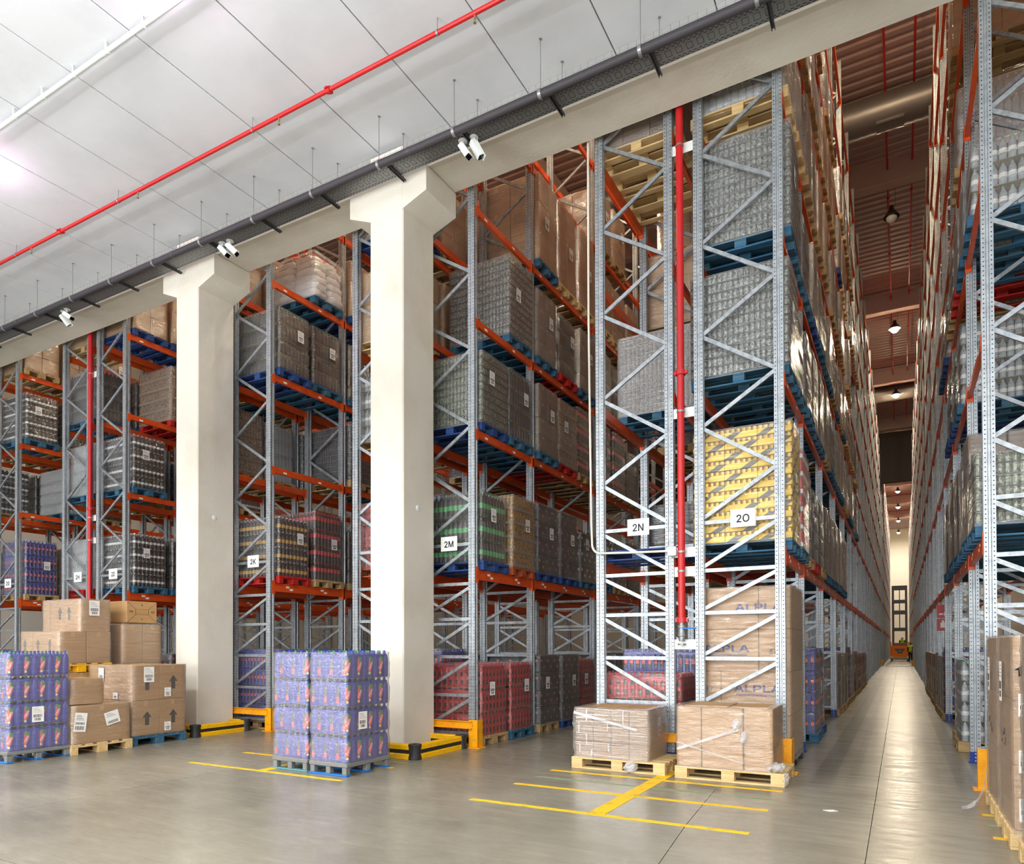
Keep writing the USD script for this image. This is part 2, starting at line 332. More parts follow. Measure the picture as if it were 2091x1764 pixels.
# ------------------------------------------------------------------ setting: floor
X0, X1, YN, YF = -30.0, 10.0, -14.0, 112.0
CEIL, HALL_END = 8.95, 8.03
BEAM_Z = 8.45
fl = thing('floor', None, None, kind='structure')
obj('floor_bed', MB().box(X0, X1, YN, YF, -.30, -.02), M['joint'], fl)
g = .003
YJ = 7.52
crook = [(-1.30, 2.6), (-1.496, 4.78), (-1.611, 5.88), (-1.735, YJ)]
def slab(poly, name='slab'):
    mb = MB().prof(poly, (0, 0, -.02), (0, 0, 0), (1, 0, 0), (0, 1, 0))
    obj(name, mb, M['floor'], fl)
def cut(c, d): return [(x + d, y) for x, y in c]
xs = [X0, -23.7, -18.6, -12.9, -7.3]
for a, b in zip(xs, xs[1:]):
    for ya, yb in ((YN, -4.2), (-4.2, 1.7), (1.7, YJ)):
        slab([(a + g, ya + g), (b - g, ya + g), (b - g, yb - g), (a + g, yb - g)])
slab([(-7.3 + g, 2.6), *cut(crook, -g)[:-1], (-1.735 - g, YJ - g), (-7.3 + g, YJ - g)])
slab([cut(crook, g)[0], (-.23 - g, 2.6), (-.23 - g, YJ - g), (-1.735 + g, YJ - g), *cut(crook, g)[1:-1][::-1]])
slab([(-.23 + g, 2.6), (X1, 2.6), (X1, YJ - g), (-.23 + g, YJ - g)])
slab([(-7.3 + g, YN), (X1, YN), (X1, 2.6 - 2 * g), (-7.3 + g, 2.6 - 2 * g)])
xe = [X0, -22.0, -13.5, -4.64, -.23, X1]
for a, b in zip(xe, xe[1:]):
    for ya, yb in ((YJ, 24.), (24., 42.), (42., 60.), (60., YF)):
        slab([(a + g, ya + g), (b - g, ya + g), (b - g, yb - g), (a + g, yb - g)])

# hall ceiling: hollow-core panels 1.25 m wide with recessed joints
cl = thing('ceiling', None, None, kind='structure')
obj('ceiling_deck', MB().box(X0, X1, YN, HALL_END + .7, CEIL + .03, CEIL + .2), M['joint'], cl)
xj = -6.805
while xj > X0: xj -= 1.247
while xj < X1:
    a, b = max(xj, X0), min(xj + 1.247, X1)
    obj('ceiling_panel', MB().rbox(a + .008, b - .008, YN, HALL_END + .66, CEIL, CEIL + .035, .006), M['ceiling_concrete'], cl)
    xj += 1.247
# concrete beam carrying the ceiling edge, and the wall above it
bm = thing('trim_1', None, None, kind='structure')
obj('concrete_beam', MB().prof([(8.10, 8.45), (8.77, 8.45), (8.77, 8.96), (8.42, 8.96), (8.42, 8.60), (8.06, 8.60), (8.045, 8.52)], (X0, 0, 0), (X1, 0, 0), (0, 1, 0), (0, 0, 1)), M['white_concrete'], bm)
obj('wall_front', MB().box(X0, X1, 8.56, 8.76, 8.97, 18.2), M['roof_beam'], kind='structure')
# outer walls
dx = [X0] + [v for x in DOORS_X for v in (x - 1.8, x + 1.8)] + [X1]
wb = MB()
for a, b in zip(dx[::2], dx[1::2]): wb.box(a, b, YN - .25, YN, 0, CEIL + .2)
for x in DOORS_X: wb.box(x - 1.8, x + 1.8, YN - .25, YN, 4.9, CEIL + .2).box(x - 1.8, x + 1.8, YN - .25, YN, 0, .3)
obj('wall_back', wb, M['wall'], kind='structure')
for i, x in enumerate(DOORS_X):
    d = thing(f'door_{i + 1}', None, None, kind='structure')
    f = MB()
    for k in range(5): f.box(x - 1.8, x + 1.8, YN - .14, YN - .08, .3 + k * 1.15 - .03, .3 + k * 1.15 + .03)
    for s in (-1.77, 0, 1.77): f.box(x + s - .03, x + s + .03, YN - .14, YN - .08, .3, 4.9)
    obj('door_frame', f, M['steel'], d)
    obj('glazing', MB().box(x - 1.8, x + 1.8, YN - .12, YN - .10, .3, 4.9), M['daylight'], d)
obj('wall_left', MB().box(X0 - .2, X0, YN, YF, 0, 18.2), M['wall'], kind='structure')
obj('wall_right', MB().box(X1, X1 + .2, YN, YF, 0, 18.2), M['wall'], kind='structure')
obj('wall_far', MB().box(X0, X1, YF, YF + .2, 0, 18.2), M['rear_wall'], kind='structure')

# columns with corbels
def column(xl, xr, label, cl_, cr_):
    t = thing('concrete_column', label, 'pillar')
    y0, y1 = 8.03, 8.80
    obj('shaft', MB().rbox(xl, xr, y0, y1, 0, 8.87, .018), M['white_concrete'], t)
    for nm, pts in (('corbel', [(xr - .02, 7.93), (cr_, 8.075), (cr_, 8.44), (xr - .02, 8.44)]), ('corbel', [(xl + .02, 7.9), (xl + .02, 8.44), (cl_, 8.44), (cl_, 8.075)])):
        obj(nm, MB().prof(pts, (0, y0 + .004, 0), (0, y1 - .004, 0), (1, 0, 0), (0, 0, 1)), M['white_concrete'], t)
    b = MB()
    b.lathe([(0, .012), (.03, .012), (.045, .004), (.046, -.012)], 20)
    v, f = b.get(); v = v[:, [2, 1, 0]]; v[:, 1] *= -1
    obj('round_cover', (v + np.array([xr + .004, 8.38, 3.6 if xl > -8 else 3.88]), f), M['white_paint'], t)
    return t
column(-6.92, -6.295, 'white concrete pillar nearer the camera, right of the two', -7.315, -5.88)
column(-11.49, -10.88, 'white concrete pillar farther away, left of the two', -11.873, -10.452)

# high bay roof: ribbed deck, cross beams, edge beams
RZ = 17.9
rb = MB()
y = 8.8; pts = []
while y < 80:
    pts += [(y, RZ), (y + .16, RZ), (y + .21, RZ + .045), (y + .32, RZ + .045)]; y += .37
pts.append((YF, RZ)); pts = np.array(pts)
for xa, xb in ((-24.0, X1),):
    v = np.vstack([np.c_[np.full(len(pts), xa), pts], np.c_[np.full(len(pts), xb), pts]])
    n_ = len(pts); rb.add(v, [(i, i + 1, n_ + i + 1, n_ + i) for i in range(n_ - 1)])
rb.box(X0, X1, 8.8, YF, RZ + .12, RZ + .3)
rb.box(X0, -24.0, 8.8, YF, RZ, RZ + .12)
obj('roof', rb, M['roof'], kind='structure')
k = 2
for y in (26.3, 36.4, 46.5, 56.6, 66.7, 76.8, 86.9, 97.0):
    t = thing(f'trim_{k}', None, None, kind='structure'); k += 1
    obj('cross_beam', MB().rbox(X0, X1, y, y + .45, 17.0, RZ, .03), M['roof_beam'], t)
    obj('beam_flange', MB().rbox(X0, X1, y - .08, y + .53, RZ - .14, RZ - .01, .02), M['roof_beam'], t)
for x in (-1.75, -10.5, -19.0, 5.0):
    t = thing(f'trim_{k}', None, None, kind='structure'); k += 1
    obj('edge_beam', MB().rbox(x - .18, x + .18, 8.8, YF, RZ - .45, RZ - .02, .02), M['roof_beam'], t)
# ------------------------------------------------------------------ pallet racks
W = 1.08
LV = [2.70, 4.85, 6.55, 8.28, 10.05, 11.80, 13.55, 15.30]
FRAME0, FRAME1, PITCH_Y = 8.95, 10.83, 2.82
def frames(n): return [FRAME0] + [FRAME1 + PITCH_Y * k for k in range(n)]
def outline(w, d, gr=.011, gw=.017):
    a, b = w / 2, d / 2
    return [(-a, -b), (-gw, -b), (-gw * .6, -b + gr), (gw * .6, -b + gr), (gw, -b), (a, -b), (a, -gw), (a - gr, -gw * .6), (a - gr, gw * .6), (a, gw),
            (a, b), (gw, b), (gw * .6, b - gr), (-gw * .6, b - gr), (-gw, b), (-a, b), (-a, gw), (-a + gr, gw * .6), (-a + gr, -gw * .6), (-a, -gw)]
def post_mesh(x, y, z0, z1):
    p = outline(.112, .10); n = len(p); v, f, uv = [], [], []
    for i in range(n):
        a, b = p[i], p[(i + 1) % n]
        along = 0 if abs(b[0] - a[0]) > abs(b[1] - a[1]) else 1
        k = len(v)
        for q, z in ((a, z0), (b, z0), (b, z1), (a, z1)):
            v.append((x + q[0], y + q[1], z)); uv.append((q[along], z))
        f += [(k, k + 1, k + 2), (k, k + 2, k + 3)]
    k = len(v)
    v += [(x + q[0], y + q[1], z1) for q in ((-.056, -.05), (.056, -.05), (.056, .05), (-.056, .05))]; uv += [(0, 0)] * 4
    f += [(k, k + 1, k + 2), (k, k + 2, k + 3)]
    return (np.array(v), np.array(f)), np.array(uv)
CH = [(-.014, -.024), (.014, -.024), (.014, -.013), (-.004, -.013), (-.004, .013), (.014, .013), (.014, .024), (-.014, .024)]
def strut(mb, xa, za, xb, zb, y):
    a, b = np.array([xa, y, za]), np.array([xb, y, zb]); d = (b - a) / np.linalg.norm(b - a)
    up = np.cross(d, (0, 1., 0)); up *= -1 if up[2] < 0 else 1
    return mb.prof(CH, a, b, (0, 1, 0), up)
LOWZ = [.20, .78, 1.37, 1.95, 2.49, 3.10]
def brace_list(xl, xr_, top, mirror):
    """horizontals and parallel diagonals low down, a zigzag above"""
    L = (xr_, xl) if mirror else (xl, xr_)
    out = [(L[0], z, L[1], z) for z in LOWZ]
    out += [(L[0], LOWZ[i + 1] - .05, L[1], LOWZ[i] + .05) for i in range(5)]
    z, s = 3.16, 1
    while z + .6 < top:
        out.append((L[s], z, L[1 - s], z + .56)); z += .588; s = 1 - s
    return out
BEAM = [(-.022, 0), (-.022, -1), (.03, -1), (.03, -.36), (.018, -.30), (.018, 0)]
def beam_mesh(mb, x, ya, yb, z, h, sgn):
    p = [(sgn * a, b * h) for a, b in BEAM]
    mb.prof(p, (x, ya + .05, z), (x, yb - .05, z), (1, 0, 0), (0, 0, 1))
    for y, k in ((ya + .05, 1), (yb - .05, -1)):      # hook plates on the posts
        mb.box(x - .034, x + .034, min(y, y + k * .008), max(y, y + k * .008), z - h - .045, z + .045)
        xo = x + sgn * .031
        mb.box(min(xo, xo + sgn * .007), max(xo, xo + sgn * .007), min(y + k * .005, y - k * .062), max(y + k * .005, y - k * .062), z - h - .05, z - .01 if h < .14 else z + .045)
    return mb
def rack(name_label, xr, fy, levels, top, mirror, face, detail, slots0=2, vis=4, sticker=True, first=True):
    """one rack row; face = +1 where its aisle is on the right"""
    t = thing('pallet_rack', name_label, 'pallet rack', group=None)
    xl = xr - W
    bracing = MB(); nb = 0
    for i, y in enumerate(fy):
        for x in (xr - .056, xl + .056):
            m, uv = post_mesh(x, y, .012, top)
            u = obj('upright', m, M['post'], t, uv=uv)
            if i < detail + 2:
                fp = MB().box(x - .075, x + .075, y - .07, y + .075, 0, .012)
                s = 1 if x > xr - W / 2 else -1
                fp.box(x - .058, x + .058, y - .056, y - .050, .012, .15); fp.box(x + s * .056, x + s * .062, y - .054, y + .0, .012, .15)
                obj('foot_plate', fp, M['blue_foot'], u)
                bt = MB()
                for z in (.035, .08, .125):
                    bt.disc((x + s * .063, y - .026, z), .009, (1, 0, 0), 8); bt.disc((x, y - .058, z), .009, (0, 1, 0), 8)
                obj('bolt_row', bt, M['bolt'], u)
        for b in brace_list(xl + .10, xr - .10, top, mirror):
            if i < detail and nb < 299: obj('brace', strut(MB(), b[0], b[1], b[2], b[3], y), M['galv'], t); nb += 1
            else: strut(bracing, b[0], b[1], b[2], b[3], y)
    if bracing.v: obj('rear_bracing', bracing, M['galv'], t, kind='stuff')
    far = MB(); nb = 0
    for i, (ya, yb) in enumerate(zip(fy, fy[1:])):
        for z in levels:
            h = .15 if z < 3 else .118
            for x, s in ((xr - .03, 1), (xl + .03, -1)):
                if i < vis and nb < 299:
                    b = obj('beam', beam_mesh(MB(), x, ya, yb, z, h, s), M['orange'], t); nb += 1
                    if sticker and s == face and i < 3 and z < 9:
                        k = round((yb - ya - .1) / .9)
                        for q in range(k):
                            yc = ya + .05 + (yb - ya - .1) * (q + (.28 if z > 3 else .35)) / k
                            xo = x + s * (.0305 if z < 3 or True else 0)
                            zs = [z - h * .68] if z > 3 else [z - .058, z - .10]
                            for j, zz in enumerate(zs):
                                yq = yc + j * .09
                                xs_ = xo if zz < z - h * .36 else x + s * .0185
                                st = MB().box(min(xs_, xs_ + s * .0012), max(xs_, xs_ + s * .0012), yq - .042, yq + .042, zz - .017, zz + .017)
                                lb = obj('location_label', st, M['paper'], b)
                else: beam_mesh(far, x, ya, yb, z, h, s)
    if far.v: obj('rear_beams', far, M['orange'], t, kind='stuff')
    return t
XR = {'2P': 1.86, '2O': -1.21, '2N': -2.565, '2M': -5.62, '2L': -6.97, '2K': -10.02, '2J': -11.37, '2I': -14.42, '2H': -15.77, '2G': -18.82, '2F': -20.17}
RTOP = 16.3
S1 = 17
rack('galvanised pallet rack with orange beams behind the sign reading 2O', XR['2O'], frames(S1), LV, RTOP, True, 1, 4, vis=12)
rack('galvanised pallet rack with orange beams cut off by the right picture edge', XR['2P'], frames(S1), LV, RTOP, False, -1, 4, vis=12)
rack('galvanised pallet rack with orange beams behind the sign reading 2N', XR['2N'], frames(6), LV[:6], 13.0, False, -1, 3, sticker=False)
rack('galvanised pallet rack with orange beams behind the sign reading 2M', XR['2M'], frames(6), LV[:6], 13.0, True, 1, 4)
rack('galvanised pallet rack half hidden behind the right pillar, left of rack 2M', XR['2L'], frames(5), LV[:5], 11.4, False, -1, 2, sticker=False)
rack('galvanised pallet rack with orange beams behind the sign reading 2K', XR['2K'], frames(5), LV[:5], 11.4, True, 1, 3)
rack('galvanised pallet rack hidden behind the left pillar, left of rack 2K', XR['2J'], frames(5), LV[:5], 11.4, False, -1, 2, sticker=False)
rack('galvanised pallet rack with orange beams behind the sign reading 2I', XR['2I'], frames(4), LV[:5], 11.4, True, 1, 3)
rack('galvanised pallet rack with orange beams behind the sign reading 2H', XR['2H'], frames(4), LV[:5], 11.4, False, -1, 2, sticker=False)
rack('galvanised pallet rack with orange beams at the left picture edge', XR['2G'], frames(4), LV[:4], 9.8, True, 1, 2)
rack('galvanised pallet rack in the dark beyond the one at the left picture edge', XR['2F'], frames(4), LV[:4], 9.8, False, -1, 1, sticker=False)
far_y = [59.0 + PITCH_Y * k for k in range(17)]
rack('distant pallet rack left of the forklift, beyond the hanging curtain', XR['2O'] + .06, far_y, LV, RTOP, True, 1, 0, vis=0, sticker=False)
rack('distant pallet rack right of the forklift, beyond the hanging curtain', XR['2P'] + .22, far_y, LV, RTOP, False, -1, 0, vis=0, sticker=False)

# ------------------------------------------------------------------ pallets and goods (prototypes)
def pallet(t, mat, sx=1.2, sy=.8, plastic=False):
    m = M[mat]
    hx, hy = sx / 2, sy / 2
    if plastic:      # light half pallet: plain deck, nine legs, runners
        obj('deck_plate', MB().rbox(-hx, hx, -hy, hy, .105, .150, .006), M['plastic_grey'], t)
        for y in (-hy + .04, 0, hy - .04):
            for x in (-hx + .05, 0, hx - .05): obj('leg', MB().rbox(x - .035, x + .035, y - .035, y + .035, .018, .106, .006), M['plastic_grey'], t)
        for y in (-hy + .04, 0, hy - .04): obj('runner', MB().rbox(-hx, hx, y - .045, y + .045, 0, .02, .005), m, t)
        return
    n = 5
    ws = [.145, .10, .145, .10, .145] if sy > .7 else [.12, .1, .12]
    ys = np.linspace(-hy + ws[0] / 2, hy - ws[-1] / 2, len(ws))
    for y, w in zip(ys, ws): obj('deck_board', MB().rbox(-hx, hx, y - w / 2, y + w / 2, .122, .144, .003), m, t)
    for x in (-hx + .0725, 0, hx - .0725): obj('stringer', MB().rbox(x - .0725, x + .0725, -hy, hy, .100, .122, .003), m, t)
    for x in (-hx + .0725, 0, hx - .0725):
        for y, w in ((-hy + .05, .1), (0, .145), (hy - .05, .1)): obj('block', MB().rbox(x - .0725, x + .0725, y - w / 2, y + w / 2, .022, .100, .004), m, t)
    for y, w in ((-hy + .05, .1), (0, .145), (hy - .05, .1)): obj('bottom_board', MB().rbox(-hx, hx, y - w / 2, y + w / 2, 0, .022, .003), m, t)

def film_shell(x0, x1, y0, y1, z0, z1, amp=.008, seed=0, ridges=0.0, lh=.33, top=True, step=.09, bulge=0.0):
    """wrapped film: a skin just outside the goods, pulled in between layers"""
    nz = max(4, int((z1 - z0) / step)); nx = max(4, int((x1 - x0) / step)); ny = max(3, int((y1 - y0) / step))
    ring = [(x0 + (x1 - x0) * i / nx, y0) for i in range(nx)] + [(x1, y0 + (y1 - y0) * i / ny) for i in range(ny)] \
        + [(x1 - (x1 - x0) * i / nx, y1) for i in range(nx)] + [(x0, y1 - (y1 - y0) * i / ny) for i in range(ny)]
    ring = np.array(ring); n = len(ring); c = np.array([(x0 + x1) / 2, (y0 + y1) / 2]); hf = np.array([(x1 - x0) / 2, (y1 - y0) / 2])
    e = (ring - c) / hf; nr = np.where(np.abs(e) > .999, np.sign(e), 0.0); cn = (np.abs(nr).sum(1) > 1.5)
    nr = nr / np.maximum(np.linalg.norm(nr, axis=1, keepdims=True), 1e-9)
    v = []
    for k in range(nz + 1):
        z = z0 + (z1 - z0) * k / nz
        p3 = np.c_[ring * 9 + seed * 3.1, np.full(n, z * 16)]
        d = amp * (meshkit.noise(p3, seed) * 2 - 1)
        if ridges: d = d - ridges * max(0, 1 - abs(((z - z0) / lh + .5) % 1 - .5) / .16)
        if bulge: d = d + bulge * math.sin(math.pi * (z - z0) / (z1 - z0))
        d = d - np.where(cn, .010, 0)
        v.append(np.c_[ring + nr * d[:, None], np.full(n, z + (amp * .4 * math.sin(k * 1.7) if 0 < k < nz else 0))])
    v = np.vstack(v); q = [(k * n + i, k * n + (i + 1) % n, (k + 1) * n + (i + 1) % n, (k + 1) * n + i) for k in range(nz) for i in range(n)]
    mb = MB().add(v, q)
    if top:
        tp = v[nz * n:]; inn = np.c_[c + (tp[:, :2] - c) * .86, np.full(n, z1 + .004)]
        mb.add(np.vstack([tp, inn]), [(i, (i + 1) % n, n + (i + 1) % n, n + i) for i in range(n)])
    return mb
def barcode(mb, x, y, z, w, h, s, axis, n=9, seed=1):
    """bars on a vertical sheet whose normal is s*axis"""
    r = random.Random(seed); p = -w / 2
    while p < w / 2 - .004:
        b = r.choice((.003, .005, .008))
        if axis == 'x': mb.box(min(x, x + s * .001), max(x, x + s * .001), y + p, y + p + b, z, z + h)
        else: mb.box(x + p, x + p + b, min(y, y + s * .001), max(y, y + s * .001), z, z + h)
        p += b + r.choice((.004, .006))
def sheet(t, x, y, z, w=.15, h=.21, s=1, axis='x', name='label_sheet', seed=1, detail=True):
    d = .0015
    mb = MB().box(min(x, x + s * d), max(x, x + s * d), y - w / 2, y + w / 2, z, z + h) if axis == 'x' else MB().box(x - w / 2, x + w / 2, min(y, y + s * d), max(y, y + s * d), z, z + h)
    o = obj(name, mb, M['paper'], t)
    if detail:
        b = MB(); xx, yy = (x + s * d, y) if axis == 'x' else (x, y + s * d)
        barcode(b, xx, yy, z + h * .10, w * .55, h * .16, s, axis, seed=seed); barcode(b, xx, yy, z + h * .30, w * .75, h * .2, s, axis, seed=seed + 1)
        for k in range(4):
            ww = w * (.8 - .12 * k)
            if axis == 'x': b.box(min(xx, xx + s * .001), max(xx, xx + s * .001), yy - w * .4, yy - w * .4 + ww, z + h * (.62 + .09 * k), z + h * (.635 + .09 * k))
            else: b.box(xx - w * .4, xx - w * .4 + ww, min(yy, yy + s * .001), max(yy, yy + s * .001), z + h * (.62 + .09 * k), z + h * (.635 + .09 * k))
        obj('barcode', b, M['grey_print'], o)
    return o
def rim(nx, ny, d):
    """grid cells on the outside of an nx x ny block, spacing d, centred"""
    return [((i - (nx - 1) / 2) * d, (j - (ny - 1) / 2) * d) for i in range(nx) for j in range(ny) if i in (0, nx - 1) or j in (0, ny - 1)]
Z0 = .147
def cans(t, h, body, ch=.117, lid='can_lid', film='film', tray=None):
    d = .0665; nx, ny = 18, 12; n = max(3, round(h / ch)); ch = h / n; a, b = MB(), MB()
    prof = [(.024, 0), (.0325, .010), (.0325, ch * .80), (.023, ch * .93), (.0225, ch * .95)]
    for k in range(n):
        for x, y in rim(nx, ny, d):
            z = Z0 + k * ch; a.lathe(prof, 7, (x, y, z)); b.lathe([(.0225, ch * .94), (.0262, ch * .955), (.0262, ch * .99), (0, ch * .985)], 7, (x, y, z))
    obj('can_tier', a, M[body], t, smooth=40, kind='stuff'); obj('can_lid_tier', b, M[lid], t, smooth=40, kind='stuff')
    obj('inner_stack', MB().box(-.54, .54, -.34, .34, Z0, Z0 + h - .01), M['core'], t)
    if tray:
        for k in range(0, n, tray[0]): obj('layer_pad', MB().rbox(-.605, .605, -.405, .405, Z0 + k * ch, Z0 + k * ch + tray[1], .004), M[tray[2]], t)
    obj('stretch_film', film_shell(-.612, .612, -.412, .412, Z0 - .03, Z0 + h + .008, .005, 3), M[film], t, smooth=True)
BOT = [(0, .004), (.036, 0), (.0445, .012), (.0445, .10), (.042, .125), (.0445, .15), (.0445, .205), (.040, .235), (.024, .275), (.0145, .298), (.0145, .308)]
CAPP = [(.0160, .306), (.0165, .328), (.0150, .331), (0, .331)]
def arch_on(mb, r, phi, z0, at, outl):
    rows = []
    for z, w in outl:
        an = phi + np.linspace(-w, w, 4) / r; rows.append(np.c_[r * np.cos(an) + at[0], r * np.sin(an) + at[1], np.full(4, z0 + z)])
    mb.add(np.vstack(rows), [(i * 4 + j, i * 4 + j + 1, i * 4 + j + 5, i * 4 + j + 4) for i in range(len(rows) - 1) for j in range(3)])
def bottles(t, layers, body, label, cap, lz=(.13, .20), lh=.333, d=.0925, film='film', windows=None):
    nx, ny = int(1.19 / d), int(.79 / d); a, l, c = MB(), MB(), MB(); sc = lh / .333
    if windows:
        w1, w2 = MB(), MB(); rr = .0449 * d / .0925
        for k in range(layers):
            for x, y in rim(nx, ny, d):
                for phi, ok in ((0, x > (nx - 1) / 2 * d - .001), (math.pi, x < -(nx - 1) / 2 * d + .001), (-math.pi / 2, y < -(ny - 1) / 2 * d + .001), (math.pi / 2, y > (ny - 1) / 2 * d - .001)):
                    if ok:
                        arch_on(w1, rr + .0012, phi, Z0 + k * lh, (x, y), [(.045, .012), (.06, .022), (.19, .024), (.225, .018), (.245, .005)])
                        arch_on(w2, rr + .0022, phi, Z0 + k * lh, (x, y), [(.12, .0235), (.175, .0235)])
        obj('window_print', w1, M['pet_black'], t, kind='stuff'); obj('band_print', w2, M[windows], t, kind='stuff')
        cr = MB()
        for k in range(layers): cr.box(-nx * d / 2 + .02, nx * d / 2 - .02, -ny * d / 2 + .02, ny * d / 2 - .02, Z0 + k * lh + .01, Z0 + k * lh + .29 * sc)
        obj('pack_film', cr, M[body], t)
    bp = [(r * d / .0925, z * sc) for r, z in BOT]; cp = [(r, z * sc) for r, z in CAPP]
    for k in range(layers):
        for x, y in rim(nx, ny, d):
            p = (x, y, Z0 + k * lh)
            if x > (nx - 1) / 2 * d - .001 or y < -(ny - 1) / 2 * d + .001:      # the two faces that show: every bottle a part
                o = obj('bottle', MB().lathe(bp, 10, p), M[body], t, smooth=50)
                obj('bottle_cap', MB().lathe(cp, 8, p), M[cap], o)
                if label: obj('bottle_label', MB().lathe([(.0447 * d / .0925, lz[0] * sc), (.0452 * d / .0925, lz[0] * sc + .002), (.0452 * d / .0925, lz[1] * sc), (.0447 * d / .0925, lz[1] * sc + .002)], 10, p), M[label], o, smooth=50)
                continue
            a.lathe(bp, 9, p); c.lathe(cp, 7, p)
            if label: l.lathe([(.0447 * d / .0925, lz[0] * sc), (.0452 * d / .0925, lz[0] * sc + .002), (.0452 * d / .0925, lz[1] * sc), (.0447 * d / .0925, lz[1] * sc + .002)], 9, p)
    obj('bottle_tier', a, M[body], t, smooth=50, kind='stuff')
    if label: obj('bottle_label_tier', l, M[label], t, smooth=50, kind='stuff')
    obj('bottle_cap_tier', c, M[cap], t, kind='stuff')
    hx, hy = nx * d / 2, ny * d / 2
    for k in range(layers):
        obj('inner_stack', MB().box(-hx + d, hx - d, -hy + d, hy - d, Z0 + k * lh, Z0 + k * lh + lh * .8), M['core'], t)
        obj('layer_pad', MB().rbox(-hx, hx, -hy, hy, Z0 + k * lh - .003, Z0 + k * lh + .003, .001), M['tray_card'], t)
    obj('stretch_film', film_shell(-hx - .01, hx + .01, -hy - .01, hy + .01, Z0 - .03, Z0 + layers * lh + .006, .007, 5, ridges=.022, lh=lh, step=.055), M[film], t, smooth=True)
def cartons(t, nx, ny, hs, mat='carton', sx=1.16, sy=.78, film='film_thin', gap=.006, writing=True, seed=1):
    r = random.Random(seed); z = Z0
    for k, h in enumerate(hs):
        for i in range(nx):
            for j in range(ny):
                x0 = -sx / 2 + sx * i / nx + gap; x1 = -sx / 2 + sx * (i + 1) / nx - gap; y0 = -sy / 2 + sy * j / ny + gap; y1 = -sy / 2 + sy * (j + 1) / ny - gap
                o = (r.random() - .5) * .012
                c = obj('carton', MB().rbox(x0 + o, x1 + o, y0, y1, z + .002, z + h - .002, .008), M[mat], t)
                tp = MB().box((x0 + x1) / 2 + o - .03, (x0 + x1) / 2 + o + .03, y0 - .0015, y0, z + h * .8, z + h - .01).box(x1 + o, x1 + o + .0015, (y0 + y1) / 2 - .03, (y0 + y1) / 2 + .03, z + h * .8, z + h - .01)
                obj('carton_tape', tp, M['carton_tape'], c)
                if writing and j == 0:
                    b = MB()
                    for q in range(6): b.box(x0 + o + .06, x0 + o + .06 + (x1 - x0) * (.3 + .3 * r.random()), y0 - .001, y0, z + h * (.72 - .06 * q), z + h * (.735 - .06 * q))
                    obj('printed_lines', b, M['grey_print'], c)
        z += h
    if film: obj('stretch_film', film_shell(-sx / 2 - .012, sx / 2 + .012, -sy / 2 - .012, sy / 2 + .012, Z0 - .03, z + .004, .006, seed), M[film], t, smooth=True)
    return z
def black_pack(t, h, dots='lab_pink'):
    n = max(2, round(h / .3)); hh = h / n; dt = MB()
    for k in range(n):
        for j in range(2):
            for i in range(3):
                x0, y0 = -.59 + .3934 * i, -.39 + .39 * j
                obj('shrink_pack', MB().rbox(x0 + .003, x0 + .39, y0 + .003, y0 + .387, Z0 + k * hh + .003, Z0 + (k + 1) * hh - .003, .018), M['black_pack'], t)
        for q in range(6):
            y = -.33 + .132 * q
            for s in (-1, 1): dt.disc((s * .592, y, Z0 + hh * (k + (.32 if q % 2 else .68))), .026, (1, 0, 0), 10)
        for q in range(9):
            x = -.53 + .132 * q; dt.disc((x, -.392, Z0 + hh * (k + (.32 if q % 2 else .68))), .026, (0, 1, 0), 10)
    obj('round_print', dt, M[dots], t, kind='stuff')
    obj('stretch_film', film_shell(-.606, .606, -.406, .406, Z0 - .03, Z0 + h + .005, .006, 9), M['film'], t, smooth=True)
def sacks(t, layers=6):
    r = random.Random(4)
    for k in range(layers):
        for i in range(2):
            for j in range(2):
                s = trimesh.creation.icosphere(3); v = s.vertices.copy()
                sg = np.sign(v); v = sg * np.abs(v) ** .55
                hx, hy, hz = .31, .22, .092
                v = v * (hx, hy, hz) * (1 - .03 * k); v += (meshkit.noise(v * 16 + k * 7 + i * 3 + j, 2) - .5)[:, None] * .03
                sh = .86 if k == layers - 1 else 1.0
                v += ((i - .5) * .60 * sh + r.uniform(-.02, .02), (j - .5) * .42 * sh + r.uniform(-.015, .015), Z0 + .085 + k * .14)
                obj('sack', (v, s.faces), M['sack'], t, smooth=True)
    obj('stretch_film', film_shell(-.63, .63, -.44, .44, Z0 - .04, Z0 + layers * .14 + .02, .02, 8, step=.07, bulge=.02), M['film_thin'], t, smooth=True)
M['striped'] = usdkit.material(stage, '/World/Looks/striped_tray', {
    't': ('texture_coordinate', {}), 's': ('separate_xyz', {}), 'xy': ('math', {'math_type': 'add'}), 'k': ('math', {'math_type': 'multiply_add', 'value2': 1.0}),
    'z': ('math', {'math_type': 'multiply', 'value2': -1.5}), 'm': ('math', {'math_type': 'floored_modulo', 'value2': .40}), 'l': ('math', {'math_type': 'less_than', 'value2': .12}),
    'c': ('mix', {'color1': lin(246, 206, 30), 'color2': lin(92, 84, 70)}), 'p': ('principled_bsdf', {'roughness': .4})},
    [('t.object', 's.vector'), ('s.x', 'xy.value1'), ('s.y', 'xy.value2'), ('xy.value', 'k.value1'), ('s.z', 'z.value1'), ('z.value', 'k.value3'), ('k.value', 'm.value1'), ('m.value', 'l.value1'), ('l.value', 'c.fac'), ('c.color', 'p.base_color')], surface='p.BSDF')
